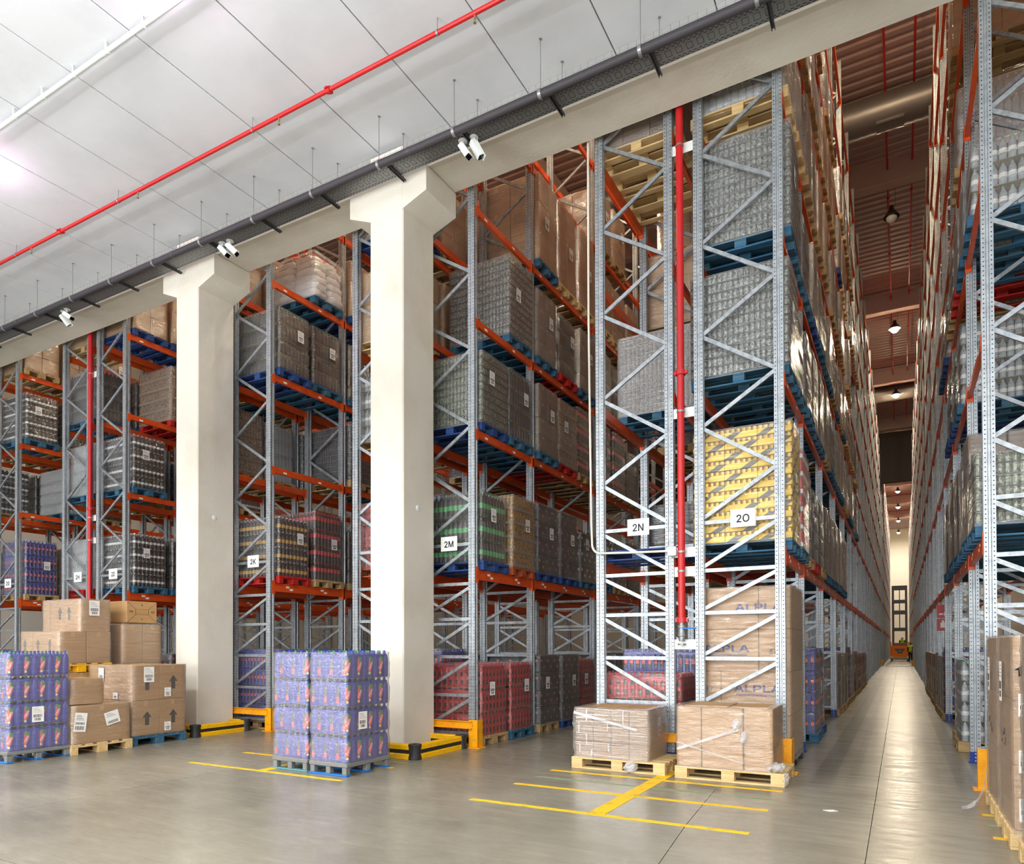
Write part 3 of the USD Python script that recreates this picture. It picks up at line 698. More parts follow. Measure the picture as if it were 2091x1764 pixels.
def striped(t, n=11, lh=.131):
    a = MB(); d = .0665
    for k in range(n):
        for x, y in rim(18, 12, d): a.lathe([(.0325, .05), (.0325, lh * .85), (.027, lh * .95), (0, lh * .95)], 7, (x, y, Z0 + k * lh))
        for i in range(3):
            for j in range(2):
                obj('tray', MB().rbox(-.602 + .4014 * i + .002, -.602 + .4014 * (i + 1) - .002, -.402 + .402 * j + .002, -.402 + .402 * (j + 1) - .002, Z0 + k * lh, Z0 + k * lh + .078, .004), M['striped'], t)
    obj('can_tier', a, M['can_amber2'], t, smooth=40, kind='stuff')
    obj('stretch_film', film_shell(-.612, .612, -.412, .412, Z0 - .03, Z0 + n * lh + .008, .005, 11), M['film'], t, smooth=True)
M['can_amber2'] = pm('can_gold', lin(214, 176, 60), .35, .5)

PAL = {'wood': 'wood', 'old': 'wood_old', 'blue': 'wood_blue', 'deep': 'wood_dblue', 'red': 'wood_red', 'brown': 'wood_brown'}
PALN = {'wood': 'pale wooden', 'old': 'weathered wooden', 'blue': 'blue', 'deep': 'deep blue', 'red': 'red', 'brown': 'brown'}
KIND = {   # what -> (short description, builder)
    'greencans': ('wrapped green drink cans', lambda t: cans(t, 1.08, 'can_green', tray=(1, .014, 'slip'))),
    'silvercans': ('wrapped silver drink cans', lambda t: cans(t, 1.30, 'can_silver', tray=(1, .014, 'slip'))),
    'lowcans': ('wrapped silver drink cans, low stack', lambda t: cans(t, 1.16, 'can_silver', film='film_milky')),
    'amber': ('wrapped amber drink cans in trays', lambda t: cans(t, 1.17, 'can_amber', tray=(2, .05, 'tray_card'))),
    'brown': ('wrapped brown drink cans in trays', lambda t: cans(t, 1.2, 'can_brown', tray=(2, .05, 'tray_card'))),
    'striped': ('yellow and black striped drink trays', striped),
    'redcans': ('pink-red drink cans in film', lambda t: cans(t, 1.3, 'can_red', tray=(2, .06, 'lab_white'))),
    'darkcans': ('wrapped dark drink cans', lambda t: cans(t, 1.15, 'can_dark')),
    'redlow': ('low red cola bottle packs', lambda t: bottles(t, 3, 'pet_red', None, 'cap_red', lh=.335, d=.105, windows='lab_red')),
    'lowgreen': ('low stack of green drink cans', lambda t: cans(t, .76, 'can_green', tray=(1, .014, 'slip'))),
    'clear3': ('three layers of clear water bottles', lambda t: bottles(t, 3, 'pet_clear', 'lab_white', 'cap_green', (.10, .16), lh=.29)),
    'green': ('dark bottles with green labels', lambda t: bottles(t, 3, 'pet_dark', 'lab_green', 'cap_green', (.09, .16), lh=.36)),
    'white': ('dark bottles with white labels', lambda t: bottles(t, 4, 'pet_dark', 'lab_white', 'cap_white', (.10, .155), lh=.285)),
    'yellowlab': ('dark bottles with yellow labels', lambda t: bottles(t, 4, 'pet_dark', 'lab_yellow', 'cap_white', (.08, .155), lh=.275)),
    'cola': ('cola bottles with red labels', lambda t: bottles(t, 4, 'pet_dark', 'lab_red', 'cap_red', (.16, .235), lh=.335)),
    'clear': ('clear water bottles in film', lambda t: bottles(t, 4, 'pet_clear', 'lab_white', 'cap_green', (.10, .16), lh=.29)),
    'plain': ('dark bottles in thick film', lambda t: bottles(t, 4, 'pet_dark', None, 'cap_green', lh=.285, film='film')),
    'pale': ('pale bottles in milky film', lambda t: bottles(t, 4, 'pet_clear', None, 'cap_white', lh=.285, film='film_milky')),
    'redpack': ('red cola bottle packs', lambda t: bottles(t, 3, 'pet_red', None, 'cap_red', lh=.37, d=.105, windows='lab_red')),
    'bluepack': ('blue soft drink bottle packs', lambda t: bottles(t, 4, 'pet_blue', None, 'cap_blue', lh=.333, windows='berry')),
    'black': ('black film packs with small pink dots', lambda t: black_pack(t, 1.22)),
    'blacklow': ('low black film packs', lambda t: black_pack(t, .95, 'lab_white')),
    'carton': ('brown cartons in clear film', lambda t: cartons(t, 2, 2, (.38, .36, .42), seed=3)),
    'tall': ('tall brown cartons tied with film', lambda t: cartons(t, 2, 2, (.52, .52, .50), seed=5)),
    'steps': ('plain brown cartons in four layers', lambda t: cartons(t, 1, 2, (.42, .42, .42, .28), seed=6)),
    'greybox': ('grey-brown wrapped cartons', lambda t: cartons(t, 3, 2, (.3, .3, .3, .3), 'carton_dark', film='film', seed=8, writing=False)),
    'sacks': ('white plastic sacks, slumped', lambda t: sacks(t)),
    'empty': ('empty pallet', None),
    'pile': ('stack of empty pallets', None),
}
protos = {}
def load_proto(kind, pal, side):
    key = (kind, pal, side)
    if key not in protos:
        t = proto('pallet_load'); pallet(t, PAL[pal]); b = KIND[kind][1]
        if b: b(t)
        if kind not in ('empty', 'pile', 'sacks'): sheet(t, .620, (-.12, .1)[len(protos) % 2], Z0 + .62, seed=len(protos))
        protos[key] = t
    return protos[key]
ORD = ['floor', 'lowest shelf', 'second shelf', 'third shelf', 'fourth shelf', 'fifth shelf', 'sixth shelf', 'seventh shelf']
NTH = ['first', 'second', 'third', 'fourth', 'fifth', 'sixth', 'seventh', 'eighth', 'ninth', 'tenth', '11th', '12th', '13th', '14th', '15th', '16th', '17th', '18th', '19th', '20th', '21st', '22nd', '23rd', '24th', '25th', '26th', '27th', '28th', '29th', '30th', '31st', '32nd']
RNAME = {'2P': 'right edge rack', '2L': 'rack behind right pillar', '2J': 'rack behind left pillar', '2G': 'left edge rack', '2F': 'far left rack'}
def slots(nbay):
    out = []
    fy = frames(nbay)
    for i, (a, b) in enumerate(zip(fy, fy[1:])):
        k = 2 if i == 0 else 3; w = (b - a - .10) / k
        out += [a + .05 + w * (q + .5) for q in range(k)]
    return out
SL = slots(17)
def load(rk, lev, slot, kind, pal='old', dy=0.0, dx=0.0):
    xr = XR[rk]; right = rk in ('2O', '2M', '2K', '2I', '2G')
    z = 0.0 if lev == 0 else LV[lev - 1]
    jit = ((slot * 37 + lev * 11) % 7 - 3) * .006
    desc = KIND[kind][0]
    lab = f"{desc}, {RNAME.get(rk, 'rack ' + rk)} {ORD[lev]}, {NTH[slot]} from hall"
    if kind == 'empty': lab = f"{PALN[pal]} empty pallet, {RNAME.get(rk, 'rack ' + rk)} {ORD[lev]}, {NTH[slot]} from hall"
    return copy(load_proto(kind, pal, 0), 'pallet_load', lab, 'pallet load', (xr - .54 + dx + (jit if right else -jit), SL[slot] + dy, z + .002), (0 if right else 180) + jit * 40, group=None)
PLAN = {
 '2M': {0: ['redpack:old', 'redpack:blue', 'black:old', 'black:deep', 'redpack:old', 'redpack:blue', 'black:old', 'redpack:old'],
        1: ['green:deep', 'amber:brown', 'black:deep', 'black:deep', 'blacklow:blue', 'plain:blue', 'blacklow:old', 'plain:old'],
        2: ['greencans:deep', 'plain:blue', 'greybox:blue', 'brown:red', 'cola:old', 'cola:old', 'cola:old', 'plain:old'],
        3: [None, 'silvercans:blue', 'greybox:blue', 'plain:red', 'greybox:blue', 'greybox:old', 'plain:old', 'carton:old'],
        4: [None, None, 'tall:blue', 'steps:wood', 'steps:wood', 'carton:wood', 'carton:wood', 'carton:old'],
        5: [None, None, None, None, None, 'carton:old', 'carton:old', None]},
 '2N': {0: ['redlow:old', None, 'redpack:old', 'black:old', 'black:old', 'redpack:old'],
        1: ['empty:deep', None, 'blacklow:old', 'blacklow:old', 'cola:old', 'cola:old'],
        2: [None, 'lowcans:blue', None, 'plain:old', 'plain:old', None],
        3: [None, None, 'carton:old', 'carton:old', None, 'steps:old'], 4: ['greybox:wood', 'greybox:wood', None, 'carton:old', 'carton:old', None], 5: [None, 'carton:old', None, None, 'carton:old', None]},
 '2O': {0: [None, None, None, 'bluepack:blue', 'bluepack:deep', None, None, None, 'greybox:old', 'pale:old', 'greybox:old', 'bluepack:old', 'bluepack:old', 'pale:old', 'pale:old', 'greybox:old', 'redpack:old', 'redpack:old', 'redpack:old', 'redpack:old', 'redpack:old', 'redpack:old', 'redpack:old'],
        1: ['striped:blue', 'redcans:blue', 'cola:old', 'plain:red', 'plain:old', 'greybox:blue', 'greybox:blue', 'greybox:blue', 'greybox:blue', 'greybox:blue', 'greybox:blue'],
        2: ['silvercans:blue', 'plain:blue', 'plain:blue', 'greybox:blue', 'greybox:blue', 'greybox:old', 'plain:blue', 'plain:blue', 'greybox:blue', 'greybox:blue', 'plain:old', 'greybox:old', 'plain:blue', 'greybox:blue', None, None, 'plain:blue'],
        3: ['silvercans:blue', 'plain:blue', 'plain:blue', 'greybox:deep', 'plain:blue', 'plain:blue', 'greybox:blue', 'plain:old', 'plain:blue', 'greybox:old', 'greybox:blue', 'plain:old', 'cola:old', 'cola:old', 'plain:old', None, 'plain:old'],
        4: ['pale:wood', 'pale:wood', 'greybox:old', 'greybox:old', 'carton:old', 'carton:old', None, 'greybox:old', 'plain:old', 'greybox:old', 'greybox:old', None, 'greybox:old', 'greybox:old'],
        5: ['carton:wood', 'carton:wood', 'pale:old', 'pale:old', 'pale:old', 'carton:old', 'carton:old', 'carton:old', None, 'greybox:deep', 'carton:wood', 'carton:wood', None, 'pale:old', 'pale:old', 'pale:old', 'pale:old', 'pale:old'],
        6: [None, None, 'pale:old', 'pale:old', 'pale:old', None, 'pale:old', 'pale:old', None, None, 'pale:old', 'pale:old', 'pale:old', 'pale:old', 'pale:old']},
 '2P': {0: [None, None, None, 'clear:old', 'clear:old', None, None, None, 'bluepack:old', 'pale:old', 'pale:old', 'greybox:old', 'carton:old', 'carton:old', 'carton:old', 'carton:old', 'carton:old', 'carton:old', 'carton:old', 'carton:old'],
        1: ['lowgreen:blue', 'greybox:blue', 'greybox:blue', 'greybox:blue', 'greybox:blue', 'greybox:blue', 'greybox:blue', None, None],
        2: [None, None, None, 'clear:blue', 'clear:deep', 'clear:deep', None, None, None, None],
        3: [None, 'clear3:blue', 'pale:blue', 'pale:red', 'clear:old', None, 'clear:deep', 'clear:blue'],
        4: [None, None, None, 'pale:old', None, None], 5: [None, None, None, 'carton:old', 'carton:old', None], 6: [None, 'carton:old', 'carton:old', None]},
 '2L': {0: ['redpack:old', 'bluepack:blue', 'black:old', 'redpack:old', 'redpack:old'], 1: ['redpack:brown', 'bluepack:brown', 'darkcans:old', 'cola:old', 'plain:old'], 2: ['clear:old', 'plain:old', None, 'darkcans:old', 'plain:old'],
        3: ['carton:wood', 'carton:deep', None, 'carton:old', None], 4: ['clear:deep', 'carton:old', 'carton:old', None, 'carton:old']},
 '2K': {0: ['bluepack:old', 'bluepack:blue', 'bluepack:old', 'redpack:old', 'bluepack:old'], 1: ['yellowlab:red', 'cola:old', 'plain:old', 'bluepack:old', 'darkcans:old'],
        2: [None, None, 'darkcans:old', 'pale:blue', 'darkcans:blue'], 3: ['plain:deep', 'plain:blue', 'plain:blue', None, 'carton:old'], 4: [None, 'sacks:blue', 'carton:deep', 'carton:deep', 'carton:old']},
 '2J': {0: ['bluepack:old', 'bluepack:old', 'redpack:old'], 1: ['white:old', 'darkcans:old', 'plain:old', 'amber:old'], 2: ['brown:old', 'pale:old', 'darkcans:old'], 3: ['brown:old', 'plain:blue', 'pale:old'], 4: ['carton:old', 'carton:deep', 'carton:old']},
 '2I': {0: ['redpack:old', 'black:old', 'redpack:old'], 1: ['white:blue', 'plain:blue', 'darkcans:old', 'plain:old'], 2: ['white:blue', None, 'plain:old', 'white:old'], 3: [None, 'brown:red', 'greybox:old', 'plain:old'], 4: ['carton:deep', 'carton:deep', 'carton:old']},
 '2H': {0: ['redpack:old', 'black:old', 'redpack:old'], 1: ['pale:red', 'plain:old', 'darkcans:old'], 2: ['pale:blue', 'plain:old', 'plain:old'], 3: ['plain:blue', 'plain:blue', 'white:old'], 4: ['carton:old', None, 'carton:old']},
 '2G': {0: ['bluepack:old', 'carton:old', 'redpack:old'], 1: ['bluepack:old', 'brown:old', 'plain:old'], 2: [None, 'pale:blue', 'darkcans:old'], 3: ['white:blue', 'plain:old', 'plain:old'], 4: ['carton:old', 'carton:old', 'carton:old']},
 '2F': {0: ['redpack:old', 'black:old'], 1: ['plain:old', 'darkcans:old'], 2: ['white:old', 'plain:old', 'plain:old'], 3: ['carton:old', 'carton:old', 'carton:old']},
}
for rk, lv in PLAN.items():
    for lev, row in lv.items():
        for s, it in enumerate(row):
            if it and not (rk in ('2I', '2H', '2G', '2F') and lev == 4 and rk in ('2G', '2F') and lev > 4):
                kind, pal = it.split(':'); load(rk, lev, s, kind, pal)
# ------------------------------------------------------------------ lettering helpers
def text_on(mb, s, h, at, axis, bold=False, sx=1.0, depth=.0012, centre=True, rot=0.0):
    """lettering on a vertical face: axis '-y' faces the camera side, '+x' faces the right"""
    m = meshkit.text_mesh(s, h, depth, bold); v = np.array(m.vertices)
    if centre: v[:, 0] -= (v[:, 0].min() + v[:, 0].max()) / 2
    v[:, 0] *= sx
    if rot:
        c, k = math.cos(rot), math.sin(rot); v[:, :2] = np.stack([v[:, 0] * c - v[:, 1] * k, v[:, 0] * k + v[:, 1] * c], 1)
    x, y, z = at
    p = np.stack([x + v[:, 0], y - v[:, 2], z + v[:, 1]], 1) if axis == '-y' else np.stack([x + v[:, 2], y + v[:, 0], z + v[:, 1]], 1)
    return mb.add(p, m.faces)
def arrow(mb, at, axis, h=.2, w=.14):
    x, y, z = at; pts = [(-w * .22, 0), (w * .22, 0), (w * .22, h * .55), (w / 2, h * .55), (0, h), (-w / 2, h * .55), (-w * .22, h * .55)]
    if axis == '-y': return mb.prof(pts, (x, y, z), (x, y - .0012, z), (1, 0, 0), (0, 0, 1))
    return mb.prof(pts, (x, y, z), (x + .0012, y, z), (0, 1, 0), (0, 0, 1))
def tilted_sheet(t, x, y, z, w, h, ang, seed=3, name='label_sheet'):
    """paper on a +x face, turned by ang"""
    c, s = math.cos(ang), math.sin(ang)
    q = lambda a, b: (y + a * c - b * s, z + a * s + b * c)
    def quad(a0, a1, b0, b1, xo, mb):
        p = [q(a0, b0), q(a1, b0), q(a1, b1), q(a0, b1)]
        return mb.prof([(u, v) for u, v in p], (xo, 0, 0), (xo + .0012, 0, 0), (0, 1, 0), (0, 0, 1))
    o = obj(name, quad(-w / 2, w / 2, -h / 2, h / 2, x, MB()), M['paper'], t); b = MB(); r = random.Random(seed); p = -w * .38
    while p < w * .34:
        d = r.choice((.004, .007)); quad(p, p + d, -h * .4, -h * .2, x + .0012, b)
        if seed % 2: quad(p, p + d, -h * .12, h * .0, x + .0012, b)
        p += d + r.choice((.004, .006))
    for k in range(4): quad(-w * .38, w * (.3 - .1 * k), h * (.12 + .08 * k), h * (.14 + .08 * k), x + .0012, b)
    obj('barcode', b, M['grey_print'], o)

# ------------------------------------------------------------------ cartons under the sign 2O and the pallets of the hall
def box_part(t, x0, x1, y0, y1, z0, z1, mat='carton', tape=True, c=.008, name='carton'):
    o = obj(name, MB().rbox(x0, x1, y0, y1, z0, z1, c), M[mat], t)
    if tape:
        m = (y0 + y1) / 2; k = MB().box(x0 + .004, x1 - .004, m - .03, m + .03, z1, z1 + .0015).box(x1, x1 + .0015, m - .03, m + .03, z1 - .09, z1 - .004)
        obj('carton_tape', k, M['carton_tape'], o)
    return o
def shell(t, x0, x1, y0, y1, z0, z1, mat='film_thin', **kw):
    o = .014
    return obj('stretch_film', film_shell(x0 - o, x1 + o, y0 - o, y1 + o, z0, z1, **kw), M[mat], t, smooth=True)

t = thing('pallet_load', 'tall wrapped brown carton stack reading ALPLA, floor of rack 2O', 'pallet load', (-1.70, 9.62, 0))
pallet(t, 'black_pack', 1.06, 1.2)
z = .148
for k, (h, cut_) in enumerate(((.53, -.30), (.53, -.30), (.53, .16), (.53, .16))):
    y0, y1 = -.59, .59
    for a, b in ((-.52, cut_), (cut_, .53)): 
        o = box_part(t, a + .003, b - .003, y0, y1, z + .002, z + h - .002, tape=False)
    z += h
tx, tg = MB(), MB(); yf = -.5925
for xx, zz in ((-.235, 1.455), (.14, .955), (.16, 1.97)):
    text_on(tx, 'ALPLA', .085, (xx, yf, zz), '-y', True, 1.55); text_on(tg, 'FABRICACIÓN DE ENVASES', .026, (xx, yf, zz - .055), '-y', True, 1.05)
text_on(tg, '37', .06, (.33, yf, 1.43), '-y'); text_on(tg, '37', .06, (-.45, yf, .95), '-y')
obj('brand_print', tx, M['blue_print'], t); obj('small_print', tg, M['blue_print'], t)
shell(t, -.52, .53, -.59, .59, .10, 2.275, amp=.006, seed=4)

t = thing('pallet_load', 'low carton bundle wrapped in silvery film, pallet below sign 2N', 'pallet load', (-3.03, 8.42, 0))
pallet(t, 'wood', 1.2, .8)
for k in range(3):
    for i in range(4):
        box_part(t, -.56 + .235 * i + .003, -.56 + .235 * (i + 1) - .003, -.355, .365, .147 + .2 * k, .147 + .2 * (k + 1) - .004, tape=False)
for x0, x1, y0, y1 in ((-.55, -.10, -.33, .0), (-.09, .37, -.33, .02), (-.5, .0, .02, .36), (.02, .36, .04, .35)):
    obj('carton_flap', MB().rbox(x0, x1, y0, y1, .747, .756, .003), M['carton'], t)
st = MB()
for x, z0, z1 in ((-.40, .60, .74), (-.50, .45, .59), (-.40, .30, .44), (-.49, .22, .30), (-.12, .48, .58), (.08, .56, .74), (-.11, .24, .34), (-.33, .19, .25)): st.box(x - .006, x + .006, -.389, -.386, z0, z1)
st.bar((-.57, -.39, .70), (.25, -.39, .52), .004, .03)
obj('white_tape', st, M['sign'], t)
shell(t, -.57, .385, -.365, .375, .14, .765, mat='film_dense', amp=.016, seed=6, bulge=.018, step=.05)
sheet(t, .404, .02, .42, .11, .22, seed=5)
s = trimesh.creation.icosphere(3, 1.0); v = s.vertices * (.075, .05, .07); v += (meshkit.noise(v * 45, 3) - .5)[:, None] * .05
obj('film_wad', (v + (.18, -.40, .075), s.faces), M['film_loose'], t, smooth=True)

t = thing('pallet_load', 'brown cartons in torn clear film, pallet below sign 2O', 'pallet load', (-1.70, 8.37, 0))
pallet(t, 'wood', 1.2, .8)
for a, b, y0 in ((-.575, -.295, -.385), (-.287, .16, -.385), (.168, .475, -.345)):
    box_part(t, a, b, y0, .36, .147, .83, tape=True)
for x0, x1 in ((-.50, -.02), (.02, .42)): obj('carton_flap', MB().rbox(x0, x1, -.30, .28, .832, .842, .003), M['carton'], t)
shell(t, -.575, .475, -.385, .36, .13, .85, mat='film_thin', amp=.012, seed=12, step=.05)
fo = MB().bar((-.57, -.402, .34), (.12, -.405, .60), .006, .03).bar((-.57, -.402, .42), (.16, -.404, .23), .004, .014)
obj('film_rope', fo, M['film_loose'], t)
for c_, r_ in (((.10, -.41, .66), (.05, .03, .055)), ((.18, -.41, .52), (.035, .03, .06)), ((.50, -.33, .20), (.10, .07, .05)), ((.60, -.36, .08), (.035, .04, .075))):
    s = trimesh.creation.icosphere(3, 1.0); v = s.vertices * r_; v += (meshkit.noise(v * 50 + 5, 3) - .5)[:, None] * .04
    obj('film_wad', (v + c_, s.faces), M['film_loose'], t, smooth=True)

# soft drink stacks: printed packs of bottles on half pallets
FB = [(0, .004), (.040, 0), (.0485, .012), (.0485, .20), (.046, .235), (.034, .275), (.016, .300), (.0145, .312)]
def patch(mb, outl, r, phi, z0, n=5):
    """outline rows (z, left, right) laid on a cylinder facing phi"""
    rows = []
    for z, a, b in outl:
        s = np.linspace(a, b, n); an = phi + s / r; rows.append(np.c_[r * np.cos(an), r * np.sin(an), np.full(n, z0 + z)])
    v = np.vstack(rows); q = [(i * n + j, i * n + j + 1, (i + 1) * n + j + 1, (i + 1) * n + j) for i in range(len(outl) - 1) for j in range(n - 1)]
    return mb.add(v, q)
BERRY = [(-.015, -.022, -.008), (.005, -.036, .006), (.035, -.044, .024), (.07, -.045, .040), (.105, -.040, .048), (.135, -.030, .049), (.152, -.012, .040)]
LEAF = [(.10, .010, .018), (.115, .000, .042), (.14, -.016, .052), (.16, -.026, .048), (.172, -.012, .016)]
OVAL = [(-.045, -.016, -.008), (-.038, -.026, .000), (-.029, -.029, .004), (-.020, -.025, .000), (-.014, -.016, -.008)]
ARCH = [(.085, -.024, .024), (.16, -.024, .024), (.19, -.022, .022), (.21, -.014, .014), (.222, -.004, .004)]
LAB = [(.0, -.018, .018), (.02, -.022, .022), (.06, -.022, .020), (.07, -.012, .012)]
_ft = meshkit.text_mesh('Fanta', .028, .0008, True); _fv = np.array(_ft.vertices); _fv[:, :2] -= (_fv[:, :2].min(0) + _fv[:, :2].max(0)) / 2
_c, _s = math.cos(1.15), math.sin(1.15); _fv[:, :2] = np.stack([_fv[:, 0] * _c - _fv[:, 1] * _s, _fv[:, 0] * _s + _fv[:, 1] * _c], 1)
def soft_drink_stack(name, label, loc, nx, ny, pal, d=.0985, lh=.333, layers=4, sheet_at=None):
    t = thing(name, label, 'pallet load', loc)
    hx, hy = nx * d / 2, ny * d / 2
    pallet(t, pal, nx * d + .02, ny * d + .02, plastic=True)
    inner, icap = MB(), [MB(), MB()]
    for k in range(layers):
        z = .152 + k * lh
        obj('layer_pad', MB().rbox(-hx + .01, hx - .01, -hy + .01, hy - .01, z - .003, z + .001, .001), M['tray_card'], t)
        for i in range(nx):
            for j in range(ny):
                x, y = -hx + d * (i + .5), -hy + d * (j + .5); right, front = i == nx - 1, j == 0
                par = (i + j) % 2
                if not (right or front):
                    if k < layers - 1 and 0 < i and j < ny - 1: continue
                    inner.lathe(FB, 10, (x, y, z)); icap[par].lathe([(.0165, .308), (.0165, .331), (0, .331)], 8, (x, y, z)); continue
                b = obj('bottle', MB().lathe(FB, 14, (x, y, z)), M['pet_blue'], t, smooth=50)
                obj('bottle_cap', MB().lathe([(.0165, .308), (.0165, .331), (0, .331)], 9, (x, y, z)), M['cap_blue' if par == 0 else 'cap_green'], b)
                r = .0494
                if right and j % 2 == 0:
                    o = np.array([x, y, 0])
                    for nm, outl, mt, rr in (('berry_print', BERRY, 'berry', r), ('leaf_print', LEAF, 'leaf', r + .0006), ('oval_print', OVAL, 'oval', r)):
                        v, f = patch(MB(), outl, rr, -.35, z + .085).get(); obj(nm, (v + o, f), M[mt], b)
                    an = _fv[:, 0] / r - .35; v = np.stack([(r + .0012 + _fv[:, 2]) * np.cos(an), (r + .0012 + _fv[:, 2]) * np.sin(an), _fv[:, 1] + z + .15], 1)
                    obj('word_print', (v + o, _ft.faces), M['lab_white'], b)
                if front and i % 2 == (k % 2 if nx > 4 else 0):
                    o = np.array([x, y, 0])
                    for nm, outl, mt in (('window_print', ARCH, 'smoke'), ('berry_print', LAB, 'berry')):
                        v, f = patch(MB(), outl, r, -math.pi / 2, z + (.045 if mt == 'berry' else .03)).get(); obj(nm, (v + o, f), M[mt], b)
    for k in range(layers):       # printed film drawn in between the bottles
        z = .152 + k * lh; ov = .017
        obj('pack_film', film_shell(-hx + ov, hx - ov, -hy + ov, hy - ov, z + .01, z + .285, .004, k, top=False, step=.1), M['pack_blue'], t, smooth=True)
    obj('inner_bottles', inner, M['pet_blue'], t, smooth=50, kind='stuff')
    obj('inner_caps', icap[0], M['cap_blue'], t, kind='stuff'); obj('inner_caps', icap[1], M['cap_green'], t, kind='stuff')
    obj('stretch_film', film_shell(-hx - .008, hx + .008, -hy - .008, hy + .008, .10, .152 + layers * lh - .02, .007, 3, ridges=.020, lh=lh, step=.05), M['film_clear'], t, smooth=True)
    if sheet_at: sheet(t, hx + .016, sheet_at[0], sheet_at[1], .15, .21, seed=9)
    return t
M['pack_blue'] = pm('pack_film_blue', lin(58, 66, 156), .3)
M['film_clear'] = film_mat('film_clear', .13, .45, .15, (4, 4, 26), .9, .14)
soft_drink_stack('soft_drink_stack', 'blue strawberry drink stack with paper sheet, right half on bright blue runners', (-5.985, 6.585, 0), 6, 8, 'plastic_blue', sheet_at=(-.13, .54))
soft_drink_stack('soft_drink_stack', 'blue strawberry drink stack on teal runners, left half beside bright blue one', (-6.645, 6.605, 0), 6, 8, 'plastic_teal')
soft_drink_stack('soft_drink_stack', 'blue strawberry drink stack at the left picture edge before brown cartons', (-10.56, 5.145, 0), 6, 8, 'plastic_blue', sheet_at=(-.03, .52))

t = thing('pallet_load', 'blue drink bottle packs with MO written on the film, floor of rack 2N', 'pallet load', (XR['2N'] - .54, SL[1], .002))
pallet(t, 'wood_blue'); KIND['bluepack'][1](t)
obj('hand_lettering', text_on(MB(), 'MO', .10, (.06, -.432, 1.30), '-y'), M['black'], t)
# cartons at the left
t = thing('pallet_load', 'one wide brown carton with two tilted papers, on pale wooden pallet', 'pallet load', (-10.83, 5.99, 0))
pallet(t, 'wood', 1.2, .9)
box_part(t, -.56, .575, -.43, .42, .147, .69)
shell(t, -.56, .575, -.43, .42, .13, .70, amp=.006, seed=21)
tilted_sheet(t, .592, -.32, .46, .17, .27, -.12, 5); tilted_sheet(t, .592, .14, .49, .21, .19, .25, 4)
t = thing('cardboard_box', 'small brown box on top of the carton with two tilted papers', 'box', (-10.62, 5.80, .706))
box_part(t, -.30, .30, -.23, .24, 0, .37)
shell(t, -.30, .30, -.23, .24, .01, .375, amp=.005, seed=22)
t = thing('pallet_load', 'two layers of brown cartons with upward arrows, on blue pallet', 'pallet load', (-10.94, 6.965, 0))
pallet(t, 'wood_blue', 1.2, .94)
ar = MB()
for k in range(2):
    for j in range(2):
        y0 = -.46 + .46 * j
        box_part(t, -.57, .58, y0 + .002, y0 + .458, .147 + .55 * k + .002, .147 + .55 * (k + 1) - .002)
        arrow(ar, (.5815, y0 + (.24 if j else .25), .147 + .55 * k + .16), '+x', .22, .15)
obj('arrow_print', ar, M['black'], t)
shell(t, -.57, .58, -.46, .46, .12, 1.255, amp=.006, seed=23)
for y, z, w, h in ((-.19, .98, .17, .24), (.13, .74, .11, .14), (.13, .19, .11, .14)): sheet(t, .598, y, z, w, h, seed=int(z * 10))
for x, z, w, h in ((-.20, .98, .14, .22), (.18, .72, .12, .10), (-.42, .72, .12, .10)): sheet(t, x, -.477, z, w, h, -1, 'y', seed=int(w * 100))
# behind them
t = thing('pallet_load', 'brown cartons carrying the yellow pallet, behind the small box', 'pallet load', (-12.3, 6.5, 0))
pallet(t, 'wood_old', 1.2, 1.0)
for k in range(2): box_part(t, -.58, .58, -.47, .48, .147 + .49 * k, .147 + .49 * (k + 1) - .003)
sheet(t, .582, .02, .82, .2, .16, seed=3)
t = thing('pallet_load', 'wrapped brown cartons stacked on yellow pallet, highest at left', 'pallet load', (-12.3, 6.5, 1.128))
pallet(t, 'guard_yellow', 1.2, 1.0)
box_part(t, -.20, .58, -.34, .08, .147, .66); box_part(t, -.20, .58, .09, .48, .147, .66); box_part(t, -.59, -.21, -.34, .48, .147, .66)
box_part(t, -.35, .56, .0, .48, .665, 1.20); box_part(t, -.59, -.36, .0, .48, .665, 1.20)
ar = MB()
for x in (-.05, .22): arrow(ar, (x, -.0025, .86), '-y', .22, .13)
for x in (-.45, -.05, .30): arrow(ar, (x, -.3425, .34), '-y', .2, .12)
obj('arrow_print', ar, M['grey_print'], t)
shell(t, -.59, .58, -.34, .48, .12, .67, amp=.012, seed=24, mat='film'); shell(t, -.59, .56, .0, .48, .60, 1.21, amp=.014, seed=25, mat='film_thin')
sheet(t, .578, .21, .93, .17, .25, seed=8)
t = thing('pallet_load', 'tan carton wrapped in loose film, holding up the single plain box', 'pallet load', (-12.3, 7.55, 0))
pallet(t, 'wood_old', 1.2, .8)
box_part(t, -.58, .58, -.36, .36, .147, 1.25); box_part(t, -.58, .58, -.36, .0, 1.253, 1.93); box_part(t, -.58, .58, .005, .36, 1.253, 1.93)
shell(t, -.58, .58, -.36, .36, 1.2, 1.95, amp=.014, seed=26, bulge=.012, mat='film')
t = thing('cardboard_box', 'single unwrapped brown box with folded flap end, topmost at left', 'box', (-12.1, 7.53, 1.957))
box_part(t, -.40, .40, -.28, .28, 0, .38, tape=False)
fl_ = MB()
for a, b in (((-.28, 0), (-.12, .15)), ((.28, 0), (.12, .15)), ((-.28, .38), (-.12, .24)), ((.28, .38), (.12, .24)), ((-.12, .15), (.12, .15)), ((-.12, .24), (.12, .24)), ((-.12, .15), (-.12, .24)), ((.12, .15), (.12, .24))):
    fl_.bar((.4012, a[0], a[1]), (.4012, b[0], b[1]), .002, .006, up=(1, 0, 0))
obj('flap_crease', fl_, M['grey_print'], t)
tx = MB()
